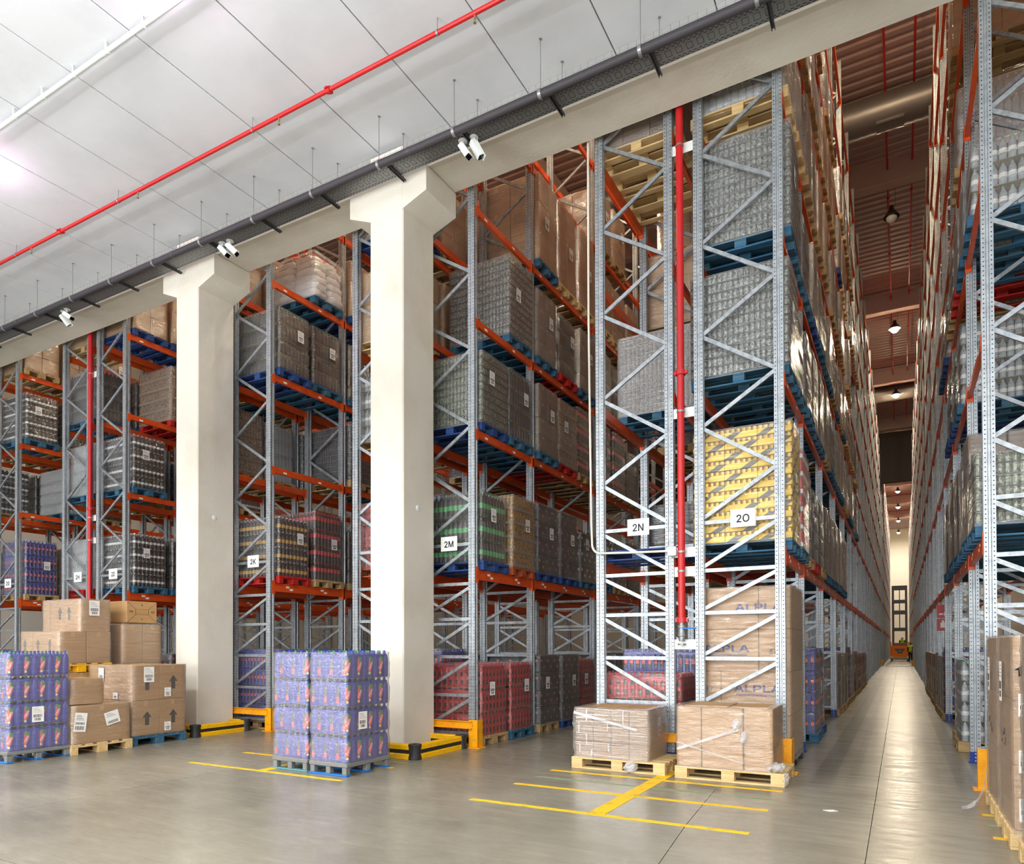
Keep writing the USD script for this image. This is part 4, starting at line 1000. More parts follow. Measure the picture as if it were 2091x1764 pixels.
for s_, y, z in (('4', .0, .30), ('1', .0, .05), ('FN', -.2, .18), ('AD', .2, .18)): text_on(tx, s_, .035, (.4005, y, z), '+x', True)
obj('printed_mark', tx, M['grey_print'], t)

# cartons at the right picture edge
def tall_cartons(label, loc, ny, wid, seed, sheets, marks=True, top=1.465, front=False):
    t = thing('pallet_load', label, 'pallet load', loc)
    pallet(t, 'wood', 1.0, wid)
    n = 3
    for k in range(n):
        z0 = .147 + (top - .147) / n * k; z1 = .147 + (top - .147) / n * (k + 1)
        for j in range(ny):
            a = -wid / 2 + .01 + (wid - .02) / ny * j
            box_part(t, -.47, .47, a + .002, a + (wid - .02) / ny - .002, z0 + .001, z1 - .002)
    obj('stretch_film', film_shell(-.486, .486, -wid / 2 - .008, wid / 2 + .008, .10, top + .01, .009, seed, step=.06), M['film_clear'], t, smooth=True)
    for y, z, w, h in sheets:
        sheet(t, -.497, y, z, w, h, -1, seed=seed)
    if marks:
        w_ = MB(); r = random.Random(seed)
        for q in range(9):
            y = -wid * .1 + r.uniform(-.12, .12); z = .80 + r.uniform(-.05, .05); w_.bar((-.498, y, z), (-.498, y + r.uniform(-.04, .04), z + r.uniform(.01, .05)), .001, .006, up=(1, 0, 0))
        obj('pen_mark', w_, M['grey_print'], t)
    if front:
        for z in (1.0, .58, .22): sheet(t, .22 - .62, -wid / 2 - .014, z, .09, .17, -1, 'y', seed=int(z * 10))
        b = arrow(MB(), (-.42, -wid / 2 - .013, 1.30), '-y', .08, .10); obj('arrow_print', b, M['black'], t)
    return t
tall_cartons('brown wrapped carton stack at right edge, farthest from the camera, film trailing', (1.205, 7.71, 0), 1, .86, 31, [(.05, 1.12, .13, .30)], top=1.60)
tall_cartons('brown wrapped carton stack at right edge, middle one with front labels', (1.205, 6.80, 0), 1, .86, 32, [(.1, 1.08, .14, .32)], front=True, top=1.60)
tall_cartons('brown wrapped carton stack cut off at the lower right corner', (1.225, 5.72, 0), 1, .82, 33, [], marks=False, top=1.60)
n_ = 26; u_ = np.linspace(0, 1, n_); path = np.c_[.70 - .22 * u_ ** 1.5, 7.95 - .35 * u_, .32 * (1 - u_) ** 2.2 + .012]
v = []; 
for k in range(9):
    o = (k - 4) / 4 * (.05 + .03 * u_)
    q = path.copy(); q[:, 1] += o; q[:, 2] += .035 * meshkit.noise(np.c_[q * 22, ][:, :3] + k * 2.3, 4) + .006; v.append(q)
v = np.vstack(v); q = [(k * n_ + i, k * n_ + i + 1, (k + 1) * n_ + i + 1, (k + 1) * n_ + i) for k in range(8) for i in range(n_ - 1)]
obj('film_scrap', MB().add(v, q), M['film_loose'], smooth=True, label='crumpled clear film trailing over the floor from right carton stack', cat='plastic film')
obj('paper_scrap', MB().prof([(-.06, -.02), (.0, -.045), (.07, .0), (.02, .035)], (-.583, 7.083, .001), (-.583, 7.083, .004), (1, 0, 0), (0, 1, 0)), M['paper'], label='small white paper scrap lying on the aisle floor', cat='paper scrap')

# ------------------------------------------------------------------ floor tape
def tape(name, label, x0, x1, y0, y1, mat='tape_yellow', zt=.0018, worn=0):
    n = max(2, int(max(x1 - x0, y1 - y0) / .06)); lng = x1 - x0 > y1 - y0; r = random.Random(int(abs(x0 + y0) * 100)); A, B = [], []
    for i in range(n + 1):
        f = i / n; o1, o2 = r.uniform(0, worn), r.uniform(0, worn)
        A.append((x0 + (x1 - x0) * f, y0 + o1) if lng else (x0 + o1, y0 + (y1 - y0) * f)); B.append((x0 + (x1 - x0) * f, y1 - o2) if lng else (x1 - o2, y0 + (y1 - y0) * f))
    P = A + B[::-1]; n1 = len(A)
    mb = MB(); v = [(x, y, zt) for x, y in P] + [(x, y, 0) for x, y in P]; m = len(P)
    mb.add(v, [(i, i + 1, m - 2 - i, m - 1 - i) if lng else (i, m - 1 - i, m - 2 - i, i + 1) for i in range(n1 - 1)] + [(i, (i + 1) % m, m + (i + 1) % m, m + i) for i in range(m)])
    return obj(name, mb, M[mat], label=label, cat='floor marking')
tape('floor_tape', 'yellow floor tape line nearest the camera, of the three crossed lines', -3.78, -1.09, 5.865, 5.945, worn=.006)
tape('floor_tape', 'yellow floor tape line in the middle of the three crossed lines', -3.78, -1.085, 6.77, 6.85, worn=.005)
tape('floor_tape', 'yellow floor tape line just in front of the two low pallets', -3.79, -1.09, 7.72, 7.80, worn=.003)
tape('floor_tape', 'yellow floor tape strip crossing the three parallel lines', -2.52, -2.36, 5.95, 8.6, zt=.0026, worn=.003)
tape('floor_tape', 'worn yellow floor tape line in front of the blue drink stacks', -8.27, -5.59, 5.955, 6.035, worn=.012)
tape('floor_tape', 'yellow floor tape line running under the blue drink stacks', -8.33, -5.6, 6.89, 6.97, worn=.008)
tape('floor_tape', 'short yellow floor tape piece crossing under the blue drink stacks', -7.0, -6.85, 6.04, 6.88, worn=.006)
tape('floor_tape', 'short yellow floor tape under the right carton stacks, farther piece', .63, 1.6, 7.53, 7.61)
tape('floor_tape', 'short yellow floor tape under the right carton stacks, nearer piece', .63, 1.6, 6.66, 6.74)
tape('floor_paint', 'worn green floor line between the yellow tape lines', -3.76, -1.1, 7.25, 7.335, 'tape_green', .0010, .02)
tape('floor_paint', 'green floor line along the barrier of the nearer pillar', -7.4, -5.5, 7.26, 7.34, 'tape_green', .0010, .02)
tape('floor_paint', 'green floor line along the barrier of the farther pillar', -12.0, -10.3, 7.44, 7.52, 'tape_green', .0010, .02)
tape('floor_paint', 'short green floor line by the right carton stacks', .63, 1.5, 7.12, 7.2, 'tape_green', .0010, .01)
tape('floor_tape', 'thin yellow floor mark at a left rack foot in the aisle', -1.22, -1.0, 18.6, 18.72)
tape('floor_tape', 'thin yellow floor mark at a right rack foot in the aisle', .74, .96, 18.3, 18.42)

# ------------------------------------------------------------------ guards
def ring_guard(label, x0, x1, y0, y1):
    t = thing('column_guard', label, 'barrier')
    w = .10; RP = [(-.05, 0), (.05, 0), (.05, .055), (.04, .072), (-.04, .072), (-.05, .055)]
    for a, b in (((x0, y0), (x1, y0)), ((x1, y0), (x1, y1)), ((x0, y0), (x0, y1)), ((x0, y1), (x1, y1))):
        d = np.array([b[0] - a[0], b[1] - a[1], 0.]); d /= np.linalg.norm(d); sd = (d[1], -d[0], 0)
        A, B = np.array([*a, 0.]) + d * .07, np.array([*b, 0.]) - d * .07
        obj('rail', MB().prof(RP, A, B, sd, (0, 0, 1)), M['guard_yellow'], t); obj('rail', MB().prof(RP, A + (0, 0, .128), B + (0, 0, .128), sd, (0, 0, 1)), M['guard_yellow'], t)
        obj('black_band', MB().prof([(-.036, 0), (.036, 0), (.036, .056), (-.036, .056)], A + (0, 0, .072), B + (0, 0, .072), sd, (0, 0, 1)), M['rubber'], t)
    for x in (x0, x1):
        for y in (y0, y1):
            obj('corner_post', MB().lathe([(0, 0), (.09, 0), (.092, .02), (.080, .06), (.080, .15), (.092, .19), (.088, .208), (.03, .212), (.028, .19), (0, .19)], 16, (x, y, 0), .2), M['rubber'], t, smooth=40)
ring_guard('low yellow and black barrier around the nearer white pillar', -7.55, -5.76, 7.60, 8.74)
ring_guard('low yellow and black barrier around the farther white pillar', -11.62, -10.48, 7.70, 8.74)
def end_guard(label, xl, xr, gusset=True):
    t = thing('rack_end_guard', label, 'barrier'); y = 8.855
    for s, x in ((-1, xl), (1, xr)):
        m = MB().rbox(min(x, x - s * .012), max(x, x - s * .012), y, y + .14, .012, .42, .004).rbox(min(x - s * .17, x), max(x - s * .17, x), y, y + .012, .012, .42, .004)
        obj('post', m, M['yellow'], t)
        obj('base_plate', MB().box(min(x + s * .05, x - s * .2), max(x + s * .05, x - s * .2), y - .04, y + .15, 0, .012), M['yellow'], t)
        b = MB()
        for dx, dz in ((.05, .12), (.09, .12), (.09, .33)): b.disc((x - s * dx, y - .002, dz), .008, (0, 1, 0), 8)
        obj('bolt_row', b, M['bolt'], t)
    r = MB().prof([(-.004, 0), (-.004, .115), (-.04, .115), (-.04, .105), (-.014, .105), (-.014, .01), (-.04, .01), (-.04, 0)], (xl + .1, y, .29), (xr - .1, y, .29), (0, 1, 0), (0, 0, 1))
    obj('rail', r, M['yellow'], t)
end_guard('yellow steel end guard across racks 2N and 2O', -3.70, -1.13)
end_guard('yellow steel end guard across the racks behind the nearer pillar', -8.10, -5.54)
end_guard('yellow steel end guard across the racks behind the farther pillar', -12.5, -9.94)
end_guard('yellow steel end guard across racks 2H and 2I', -16.9, -14.34)
t = thing('rack_post_guard', 'single yellow steel post guard at the right rack', 'barrier')
obj('post', MB().prof([(.70, 8.80), (.86, 8.80), (.86, 8.93), (.848, 8.93), (.848, 8.83), (.80, 8.81), (.712, 8.812), (.712, 8.90), (.70, 8.90)], (0, 0, .012), (0, 0, .44), (1, 0, 0), (0, 1, 0)), M['yellow'], t)
obj('base_plate', MB().box(.66, .88, 8.77, 8.96, 0, .012), M['yellow'], t)

for s_, x in ((-1, -1.20), (1, .76)):
    t = thing('rack_post_guard', ('small orange post guard far down the aisle, left side', 'small orange post guard far down the aisle, right side')[s_ > 0], 'barrier', (x, 58.86, 0))
    obj('post', MB().rbox(-.08, .08, -.06, .05, .012, .42, .01), M['yellow'], t); obj('base_plate', MB().box(-.11, .11, -.09, .07, 0, .012), M['yellow'], t)
# ------------------------------------------------------------------ signs
def rack_sign(txt, xr, near):
    t = thing('rack_sign', f'white rack sign reading {txt}', 'sign', (xr - .49, 8.935, 3.01))
    obj('plate', MB().rbox(-.152, .152, -.006, 0, 0, .225, .002), M['sign'], t)
    obj('lettering', text_on(MB(), txt, .092, (0, -.006, .06), '-y', True, .95), M['black'], t)
    m = MB(); p = [(.045, .19), (.07, .197), (.085, .203), (.095, .196), (.108, .207), (.118, .196), (.135, .190)]
    for a, b in zip(p, p[1:]): m.bar((a[0], -.0066, a[1]), (b[0], -.0066, b[1]), .001, .004, up=(0, 1, 0))
    obj('emblem', m, M['grey_print'], t)
for n_, r_ in (('2O', '2O'), ('2N', '2N'), ('2M', '2M'), ('2K', '2K'), ('2I', '2I'), ('2H', '2H'), ('2G', '2G')): rack_sign(n_, XR[r_], True)
t = thing('fire_sign', 'red fire equipment sign with white pictures on the right rack', 'sign', (.87, 19.20, 1.86))
obj('plate', MB().rbox(-.12, .12, -.006, 0, .01, .29, .002).rbox(-.12, .12, -.006, 0, .31, .62, .002), M['red'], t)
pc = MB().box(-.05, .05, -.0075, -.006, .08, .20).box(-.02, .02, -.0075, -.006, .20, .25).box(-.08, .0, -.0075, -.006, .38, .42).bar((-.07, -.007, .45), (.06, -.007, .57), .001, .03, up=(0, 1, 0)).box(.02, .08, -.0075, -.006, .36, .44)
obj('picture', pc, M['sign'], t)

# ------------------------------------------------------------------ pipes and services
def run(mb, x0, x1, y, z, r, n=12): return mb.tube([(x0, y, z), (x1, y, z)], r, n)
t = thing('ceiling_pipe', 'white pipe clipped under the hall ceiling', 'pipe')
obj('pipe', run(MB(), -29, 8, 4.97, 8.86, .027), M['pipe_white'], t, smooth=40)
x = -28.6
while x < 8:
    a = np.linspace(-.6, math.pi + .6, 9); c = MB().tube([(x, 4.97 - .032 * math.cos(q), 8.86 - .032 * math.sin(q)) for q in a], .008, 5)
    c.bar((x, 4.942, 8.875), (x, 4.942, 8.95), .012, .02, up=(1, 0, 0)); obj('clip', c, M['pipe_white'], t); x += .72
for x in (-12.2, -8.6, -5.0): obj('sleeve', run(MB(), x, x + .09, 4.97, 8.86, .031), M['pipe_white'], t, smooth=40)
t = thing('sprinkler_pipe', 'red sprinkler pipe crossing under the hall ceiling', 'pipe')
obj('pipe', run(MB(), -29, 8, 6.67, 8.77, .028), M['red'], t, smooth=40)
x = -26.8
while x < 8:
    obj('hanger', MB().tube([(x, 6.67, 8.795), (x, 6.67, 8.95)], .005, 6).tube([(x - .012, 6.67, 8.77), (x + .012, 6.67, 8.77)], .033, 12), M['steel'], t)
    s_ = x + .52
    obj('sprinkler', MB().tube([(s_, 6.67, 8.745), (s_, 6.67, 8.70)], .012, 8).tube([(s_, 6.67, 8.70), (s_, 6.67, 8.66)], .007, 6).disc((s_, 6.67, 8.655), .018, (0, 0, 1), 10), M['brass'], t); x += 3.155
for x in (-25.1, -18.9, -12.71, -6.44, -.2, 6.1):
    obj('coupling', run(MB(), x - .03, x + .03, 6.67, 8.77, .042).box(x - .025, x + .025, 6.61, 6.73, 8.76, 8.78), M['red'], t)
t = thing('insulated_pipe', 'thick dark grey pipe hung below the hall ceiling', 'pipe')
PY, PZ, PR = 7.52, 8.263, .054
obj('pipe', run(MB(), -29, 8, PY, PZ, PR, 20), M['pipe_dark'], t, smooth=40)
hx_ = [-5.05 + 1.265 * k for k in range(-18, 10)]
for i, x in enumerate(hx_):
    obj('clamp', run(MB(), x - .02, x + .02, PY, PZ, PR + .006, 20), M['steel'], t)
    obj('hanger_rod', MB().tube([(x, PY, PZ + PR), (x, PY, CEIL)], .005, 6).disc((x, PY, CEIL - .006), .018, (0, 0, 1), 8), M['steel'], t)
    if i % 4 == 1: obj('joint_band', run(MB(), x + .5, x + .56, PY, PZ, PR + .002, 20), M['dark_steel'], t)
t = thing('cable_tray', 'perforated metal cable tray beside the thick dark pipe', 'cable tray')
TY0, TY1, TZ = 7.63, 7.885, 8.30
obj('tray_plate', MB().prof([(TY0, .06), (TY0, 0), (TY1, 0), (TY1, .06), (TY1 - .003, .06), (TY1 - .003, .003), (TY0 + .003, .003), (TY0 + .003, .06)], (-29, 0, TZ), (8, 0, TZ), (0, 1, 0), (0, 0, 1)), M['tray'], t)
sl, sq = MB(), MB(); x = -19.0
while x < .6:
    for r_, (yy, o) in enumerate(((.022, 0), (.045, .03), (.210, 0), (.233, .03))): sl.box(x + o, x + o + .034, TY0 + yy, TY0 + yy + .008, TZ - .001, TZ + .001)
    if round(x / .0605) % 2 == 0:
        for yy in (.082, .168): sl.box(x, x + .07, TY0 + yy, TY0 + yy + .004, TZ - .001, TZ + .001)
        for xx in (x, x + .066): sl.box(xx, xx + .004, TY0 + .082, TY0 + .172, TZ - .001, TZ + .001)
    x += .0605
obj('slot', sl, M['core'], t, kind='stuff')
for x in hx_:
    obj('support_strut', MB().prof([(-.02, 0), (.02, 0), (.02, -.035), (.012, -.035), (.012, -.008), (-.012, -.008), (-.012, -.035), (-.02, -.035)], (x + .09, 7.612, TZ - .002), (x + .09, 7.99, TZ - .002), (1, 0, 0), (0, 0, 1)), M['dark_steel'], t)
    obj('hanger_rod', MB().tube([(x + .09, 7.95, TZ), (x + .09, 7.95, CEIL)], .005, 6).disc((x + .09, 7.95, CEIL - .006), .018, (0, 0, 1), 8), M['steel'], t)
t = thing('wire_basket', 'wire mesh cable basket along the top of the dark pipe', 'cable tray')
wb_ = MB()
for yy, zz in ((7.62, 8.44), (7.62, 8.50), (7.88, 8.44), (7.88, 8.50), (7.70, 8.42), (7.80, 8.42)): wb_.tube([(-24, yy, zz), (4, yy, zz)], .0025, 4)
x = -20.0
while x < 2: wb_.tube([(x, 7.62, 8.50), (x, 7.62, 8.42), (x, 7.88, 8.42), (x, 7.88, 8.50)], .0022, 4); x += .10
obj('mesh_wires', wb_, M['steel'], t, kind='stuff')
cb = [(-24 + 28 * i / 140, 7.64 + .012 * math.sin(i * .7), 8.425 + .004 * math.sin(i * 1.3)) for i in range(141)]
obj('cable', MB().tube(cb, .007, 6), M['cable_red'], smooth=True, label='thin red cable lying in the wire basket', cat='cable')
obj('cable', MB().tube([(x, y + .03, z + .004 + .02 * math.exp(-((x + 9.2) / .5) ** 2) + .02 * math.exp(-((x + 6.1) / .4) ** 2)) for x, y, z in cb], .008, 6), M['cable_violet'], smooth=True, label='violet cable lying in the wire basket', cat='cable')

# red risers between the rack pairs
def riser(label, x, y, low, brackets, couplings, valve):
    t = thing('riser_pipe', label, 'pipe', (x, y, 0))
    obj('pipe', MB().tube([(0, 0, low), (0, 0, 16.0)], .046, 16), M['red'], t, smooth=40)
    for z in brackets:
        obj('bracket', MB().rbox(-.15, .17, .06, .072, z - .065, z + .065, .003), M['white_paint'], t); obj('pipe_clip', MB().tube([(0, 0, z - .012), (0, 0, z + .012)], .052, 14), M['steel'], t)
    for z in couplings: obj('coupling', MB().tube([(0, 0, z - .03), (0, 0, z + .03)], .064, 14).box(-.085, .085, -.02, .02, z - .022, z + .022), M['red'], t)
    if valve:
        obj('valve_body', MB().lathe([(.036, 0), (.040, .01), (.040, .06), (.050, .065), (.052, .10), (.044, .11), (.044, .17), (.052, .175), (.052, .20), (.036, .205), (.036, .27)], 14, (0, 0, low - .27)), M['steel'], t, smooth=40)
        obj('valve_handle', MB().rbox(.02, .19, -.05, -.03, low - .115, low - .095, .004), M['plastic_blue'], t)
riser('red riser pipe with blue valve handle between racks 2N and 2O', -2.452, 8.86, 1.86, (8.0, 4.55, 2.74, 2.49, 1.55), (5.05, 1.86), True)
riser('red riser pipe at left between racks 2H and 2I', -15.66, 8.86, 1.9, (7.6, 4.4, 3.9), (4.6,), False)
t = thing('conduit', 'cream conduit running down the left post of rack 2N', 'pipe')
cp = [(-3.72, 8.84, 10.5), (-3.72, 8.84, 6.0), (-3.69, 8.84, 3.2), (-3.68, 8.84, 2.95)] + [(-3.55 - .13 * math.cos(a), 8.84, 2.92 - .13 * math.sin(a)) for a in np.linspace(0, math.pi / 2, 6)] + [(-3.0, 8.84, 2.77), (-2.58, 8.84, 2.76)]
obj('tube', MB().tube(cp, .016, 8), M['white_concrete'], t, smooth=60)
obj('junction_box', MB().rbox(-2.62, -2.51, 8.80, 8.86, 2.69, 2.81, .008), M['white_paint'], t)

# surveillance cameras under the tray
def cctv(label, x, y, dirs, group=None):
    t = thing('security_camera', label, 'camera', (x, y, TZ - .005))
    d = np.array(dirs, float); d /= np.linalg.norm(d); j = np.array([.02, -.03, -.13])
    s = MB().lathe([(0, -.02), (.055, -.02), (.062, -.012), (.062, 0), (0, 0)], 18); obj('mount_base', s, M['white_paint'], t)
    obj('arm', MB().tube([(0, 0, -.01), (.005, -.008, -.06), j], [.022, .018, .020], 10), M['white_paint'], t)
    sd = np.cross(d, (0, 0, 1.)); sd /= np.linalg.norm(sd); up = np.cross(sd, d)
    pr = [(-.045, -.035), (.045, -.035), (.05, -.028), (.05, .03), (.04, .04), (-.04, .04), (-.05, .03), (-.05, -.028)]
    obj('housing', MB().prof(pr, j - d * .05, j + d * .17, sd, up), M['white_paint'], t); obj('sun_hood', MB().prof([(-.055, .040), (.055, .040), (.055, .047), (-.055, .047)], j - d * .02, j + d * .21, sd, up), M['white_paint'], t)
    obj('lens_window', MB().prof([(-.042, -.03), (.042, -.03), (.042, .034), (-.042, .034)], j + d * .17, j + d * .178, sd, up), M['lens'], t)
cctv('left one of the white camera pair nearest the pipe end', -5.06, 7.74, (.45, .0, -.75)); cctv('right one of the white camera pair nearest the pipe end', -4.90, 7.76, (.35, .35, -.8))
cctv('left one of the white camera pair above the farther pillar', -9.86, 7.74, (.55, .1, -.6)); cctv('right one of the white camera pair above the farther pillar', -9.70, 7.76, (.55, .3, -.6))
cctv('rear one of the white cameras left of both pillars', -14.66, 7.76, (.1, .5, -.6)); cctv('white camera left of both pillars, pointing right', -14.50, 7.74, (.7, .2, -.5))
cctv('white camera at the far left end of the pipe', -19.2, 7.74, (.7, .2, -.5))

# ------------------------------------------------------------------ high bay services
t = thing('air_duct', 'round ribbed air duct crossing high above the aisle', 'duct')
dp = MB(); xs_ = np.arange(-23, 9.5, .12); dp.tube([(x, 22.8, 17.03) for x in xs_], [.48 + (.012 if i % 2 else 0) for i in range(len(xs_))], 24); obj('duct_wall', dp, M['duct'], t, smooth=30)
for x in (-9.0, -4.6, -.15, 4.2):
    for a in (-2.1, -1.2):
        c = np.array([x, 22.8 + .495 * math.cos(a), 17.03 + .495 * math.sin(a)]); obj('grille', MB().bar(c - (.35, 0, 0), c + (.35, 0, 0), .06, .03, up=(0, math.cos(a), math.sin(a))), M['bolt'], t)
t = thing('air_duct', 'round air duct crossing high up between the lit aisle lamps', 'duct')
obj('duct_wall', MB().tube([(x, 48.6, 17.03) for x in xs_], .48, 20), M['duct'], t, smooth=30)
for i, (x, dz) in enumerate(((-.27, 0), (.45, .1))):
    t = thing('roof_pipe', ('dark red pipe under the aisle roof, left one', 'dark red pipe under the aisle roof, right one')[i], 'pipe')
    obj('pipe', MB().tube([(x, 9, 17.45 + dz), (x, 56, 17.45 + dz)], .03, 8), M['red'], t, smooth=40)
    for y in range(12, 56, 4): obj('coupling', MB().tube([(x, y, 17.45 + dz), (x, y + .06, 17.45 + dz)], .05, 8), M['red'], t)
def bay_lamp(x, y, lit, label, group=None, z=16.55, power=1.0):
    t = thing('bay_lamp', label, 'lamp', (x, y, z), group=group)
    obj('reflector', MB().lathe([(.02, .42), (.07, .40), (.09, .25), (.24, .05), (.26, 0), (.245, 0), (.22, .05), (.07, .22), (0, .22)], 20), M['dark_steel'], t, smooth=40)
    obj('bulb', MB().lathe([(0, -.18), (.10, -.15), (.17, -.06), (.17, .02), (.08, .12), (0, .16)], 16), M['lamp_on'] if lit else M['paper'], t, smooth=True)
    obj('suspension', MB().tube([(-.12, 0, .36), (-.12, 0, RZ - z + .07)], .006, 5).tube([(.12, 0, .36), (.12, 0, RZ - z + .07)], .006, 5), M['dark_steel'], t)
    if lit:
        l = UsdLux.DiskLight.Define(stage, str(t.GetPath()) + '/lamp_light'); l.AddTranslateOp().Set(Gf.Vec3d(0, 0, -.21)); l.CreateRadiusAttr(.20)
        l.CreateIntensityAttr(BAY_POWER * power); l.CreateColorAttr(Gf.Vec3f(1.0, .90, .77))
bay_lamp(-.17, 27.7, False, 'unlit round lamp hanging high in the aisle')
bay_lamp(-.17, 16.5, True, 'lit aisle lamp above the picture, hidden by the beam', power=.45)
for k, y in enumerate((37.6, 47.6, 67.6, 77.6, 86.5, 96.0, 106.0)): bay_lamp(-.14, y, True, f'lit aisle lamp, {NTH[k]} lit one from the camera', power=6.0 if y > 100 else 2.2 if y > 60 else 1.2)
for x in (-4.6, -9.0, -13.4, -17.8, 3.0):
    bay_lamp(x, 12.2, True, 'lit lamp over the %s, hidden behind the beam' % {-4.6: 'aisle between racks 2M and 2N', -9.0: 'aisle between the two pillars', -13.4: 'aisle beside rack 2I', -17.8: 'aisle beside rack 2H', 3.0: 'ground right of the right edge rack'}[x], 'side aisle lamps', power=.7)
t = thing('smoke_curtain', 'dark cloth curtain hanging across the aisle roof', 'curtain')
cx = np.arange(-24, 9.5, .15); cy = 57.45 + .10 * np.sin(cx * 2.1) + .05 * np.sin(cx * 5.3); P = list(zip(cx, cy)) + list(zip(cx[::-1], cy[::-1] + .02))
n_ = len(P); vv = np.vstack([np.c_[np.array(P), np.full(n_, 13.35)], np.c_[np.array(P), np.full(n_, 17.0)]])
obj('cloth', MB().add(vv, [(i, (i + 1) % n_, n_ + (i + 1) % n_, n_ + i) for i in range(n_)]), M['curtain'], t, smooth=40)
obj('bottom_bar', MB().tube([(-24, 57.46, 13.33), (9.4, 57.46, 13.33)], .04, 8), M['dark_steel'], t)

# hall lamps (above the picture)
for i, (x, y) in enumerate(HALL_LAMPS):
    t = thing('hall_lamp', f'white panel lamp over the hall behind the camera, {NTH[i % 5]} in {NTH[i // 5]} row', 'lamp', (x, y, 5.40), group='hall panel lamps')
    obj('housing', MB().rbox(-.8, .8, -.28, .28, .0, .07, .01), M['white_paint'], t); obj('suspension', MB().tube([(-.6, 0, .07), (-.6, 0, 3.54)], .004, 5).tube([(.6, 0, .07), (.6, 0, 3.54)], .004, 5), M['steel'], t)
for i, (x, y) in enumerate(((-6.93, 4.80), (-12.2, 5.2))):
    t = thing('ceiling_spot', ('pink-tinted spot lamp on the ceiling above the picture top', 'pink-tinted spot lamp on the ceiling left of the picture')[i], 'lamp', (x, y, 8.80))
    obj('base', MB().lathe([(0, .15), (.06, .15), (.06, .11), (.03, .10), (.03, .05), (0, .05)], 14), M['white_paint'], t); obj('bulb', trimesh.creation.icosphere(2, .055), M['lamp_pink'], t, smooth=True)

# ------------------------------------------------------------------ order picker truck and people
t = thing('order_picker', 'orange order picker truck with tall grey mast in the aisle', 'forklift', (-.04, 77.3, 0))
obj('chassis', MB().rbox(-.88, .88, 0, 1.0, .08, .36, .04), M['fork_grey'], t)
obj('body', MB().prof([(-.68, .36), (.60, .36), (.66, .55), (.66, 1.40), (.60, 1.48), (-.68, 1.48), (-.74, 1.40), (-.74, .55)], (0, .05, 0), (0, 1.2, 0), (1, 0, 0), (0, 0, 1)), M['fork_orange'], t)
obj('rear_grille', MB().prof([(-.48, 1.18), (.42, 1.18), (.36, 1.0), (.22, .95), (.18, .72), (-.24, .72), (-.28, .95), (-.42, 1.0)], (0, .03, 0), (0, .06, 0), (1, 0, 0), (0, 0, 1)), M['fork_dark'], t)
obj('lamp', MB().disc((-.03, .025, .93), .06, (0, 1, 0), 12), M['bolt'], t)
for x in (-.60, .54): obj('mast_rail', MB().rbox(x - .10, x + .10, 1.25, 1.5, .36, 7.4, .02), M['fork_dark'], t)
obj('mast_rail', MB().rbox(-.07, .01, 1.3, 1.42, 2.9, 7.2, .01), M['fork_dark'], t)
for z0, z1 in ((1.45, 1.75), (2.9, 3.25), (4.55, 4.95), (5.65, 6.0), (6.95, 7.4)): obj('mast_crossbar', MB().rbox(-.62, .56, 1.2, 1.45, z0, z1, .02), M['fork_dark'], t)
for x in (-.80, .72): obj('side_panel', MB().rbox(x - .05, x + .05, .3, 1.3, .4, 1.85, .02), M['fork_orange'], t)
for x in (-.7, .62):
    w = MB().tube([(x - .08, .5, .15), (x + .08, .5, .15)], .15, 16); obj('wheel', w, M['rubber'], t)
obj('cabin_floor', MB().rbox(-.55, .5, 1.5, 2.4, .5, .58, .01), M['fork_dark'], t)
import manifold3d as m3
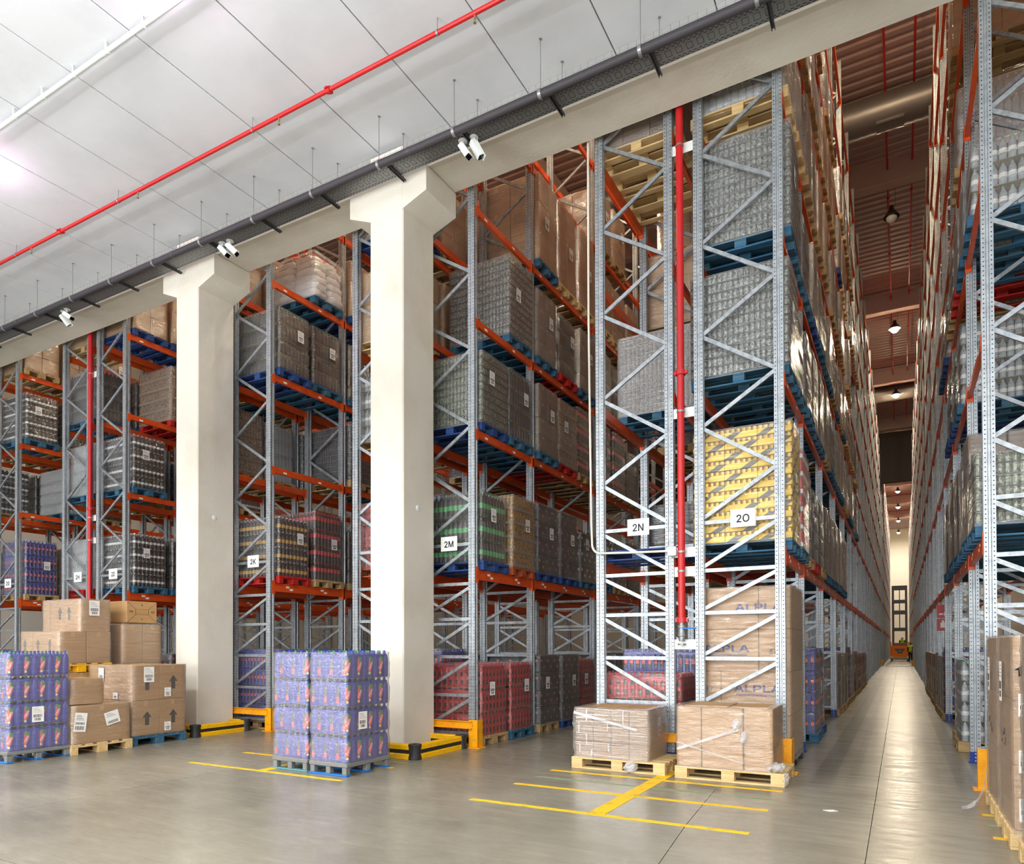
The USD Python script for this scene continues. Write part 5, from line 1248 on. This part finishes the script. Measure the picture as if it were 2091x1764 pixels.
def person(label, loc, rz, helmet):
    t = thing('person', label, 'person', loc, rz)
    J = {'pel': (0, 0, .95, .13), 'wai': (0, 0, 1.08, .125), 'che': (0, .0, 1.32, .145), 'nek': (0, 0, 1.48, .06), 'hed': (0, .02, 1.62, .098), 'chin': (0, .06, 1.55, .055), 'nose': (0, .125, 1.605, .014)}
    for s, k in ((-1, 'l'), (1, 'r')):
        J.update({k + 'sh': (s * .19, 0, 1.41, .062), k + 'el': (s * .25, .03, 1.13, .047), k + 'wr': (s * .23, .14, .90, .033), k + 'ha': (s * .225, .18, .82, .036), k + 'th': (s * .20, .20, .86, .014),
                  k + 'hi': (s * .095, 0, .92, .092), k + 'kn': (s * .105, .03, .50, .062), k + 'an': (s * .11, -.01, .09, .045), k + 'to': (s * .12, .15, .04, .04), k + 'ea': (s * .098, .01, 1.61, .024)})
    B = [('pel', 'wai'), ('wai', 'che'), ('che', 'nek'), ('nek', 'hed'), ('hed', 'chin'), ('hed', 'nose')]
    for k in 'lr': B += [('che', k + 'sh'), (k + 'sh', k + 'el'), (k + 'el', k + 'wr'), (k + 'wr', k + 'ha'), (k + 'wr', k + 'th'), ('pel', k + 'hi'), (k + 'hi', k + 'kn'), (k + 'kn', k + 'an'), (k + 'an', k + 'to'), ('hed', k + 'ea')]
    def hullof(a, b, g=0.0):
        return m3.Manifold.batch_hull([m3.Manifold.sphere(J[q][3] + g, 16).translate(J[q][:3]) for q in (a, b)])
    def mk(bones, g=0.0):
        r = m3.Manifold()
        for a, b in bones: r += hullof(a, b, g)
        m = r.refine_to_length(.03).to_mesh(); q = trimesh.Trimesh(m.vert_properties[:, :3], m.tri_verts); trimesh.smoothing.filter_taubin(q, iterations=8); return q
    obj('body', mk(B), M['skin'], t, smooth=True)
    obj('trousers', mk([('pel', 'lhi'), ('pel', 'rhi'), ('lhi', 'lkn'), ('rhi', 'rkn'), ('lkn', 'lan'), ('rkn', 'ran')], .012), M['cloth_navy'], t, smooth=True)
    obj('shirt', mk([('lsh', 'lel'), ('rsh', 'rel'), ('lel', 'lwr'), ('rel', 'rwr')], .010), M['cloth_navy'], t, smooth=True)
    obj('vest', mk([('pel', 'wai'), ('wai', 'che'), ('che', 'lsh'), ('che', 'rsh')], .018), M['vest'], t, smooth=True)
    obj('shoes', mk([('lan', 'lto'), ('ran', 'rto')], .006), M['black'], t, smooth=True)
    s = trimesh.creation.icosphere(3, .112); v = s.vertices * (1, 1.08, 1) + (0, .0, 1.635); f = s.faces[(v[s.faces].mean(1)[:, 2] > 1.625) | ((v[s.faces].mean(1)[:, 1] < -.02) & (v[s.faces].mean(1)[:, 2] > 1.55))]
    obj('helmet' if helmet else 'hair', (v, f), M['helmet' if helmet else 'hair'], t, smooth=True)
    e = MB()
    for x in (-.035, .035): e.mesh(trimesh.creation.icosphere(1, .012), np.array([[1, 0, 0, x], [0, 1, 0, .110], [0, 0, 1, 1.625], [0, 0, 0, 1]]))
    obj('eyes', e, M['black'], t); obj('mouth', MB().box(-.025, .025, .112, .117, 1.555, 1.561), M['lab_pink'], t)
person('person in yellow vest and dark trousers standing in the aisle beside the truck', (.82, 76.4, 0), 150, False)
person('person in white helmet and vest riding inside the truck mast', (.14, 79.1, .582), 180, True)
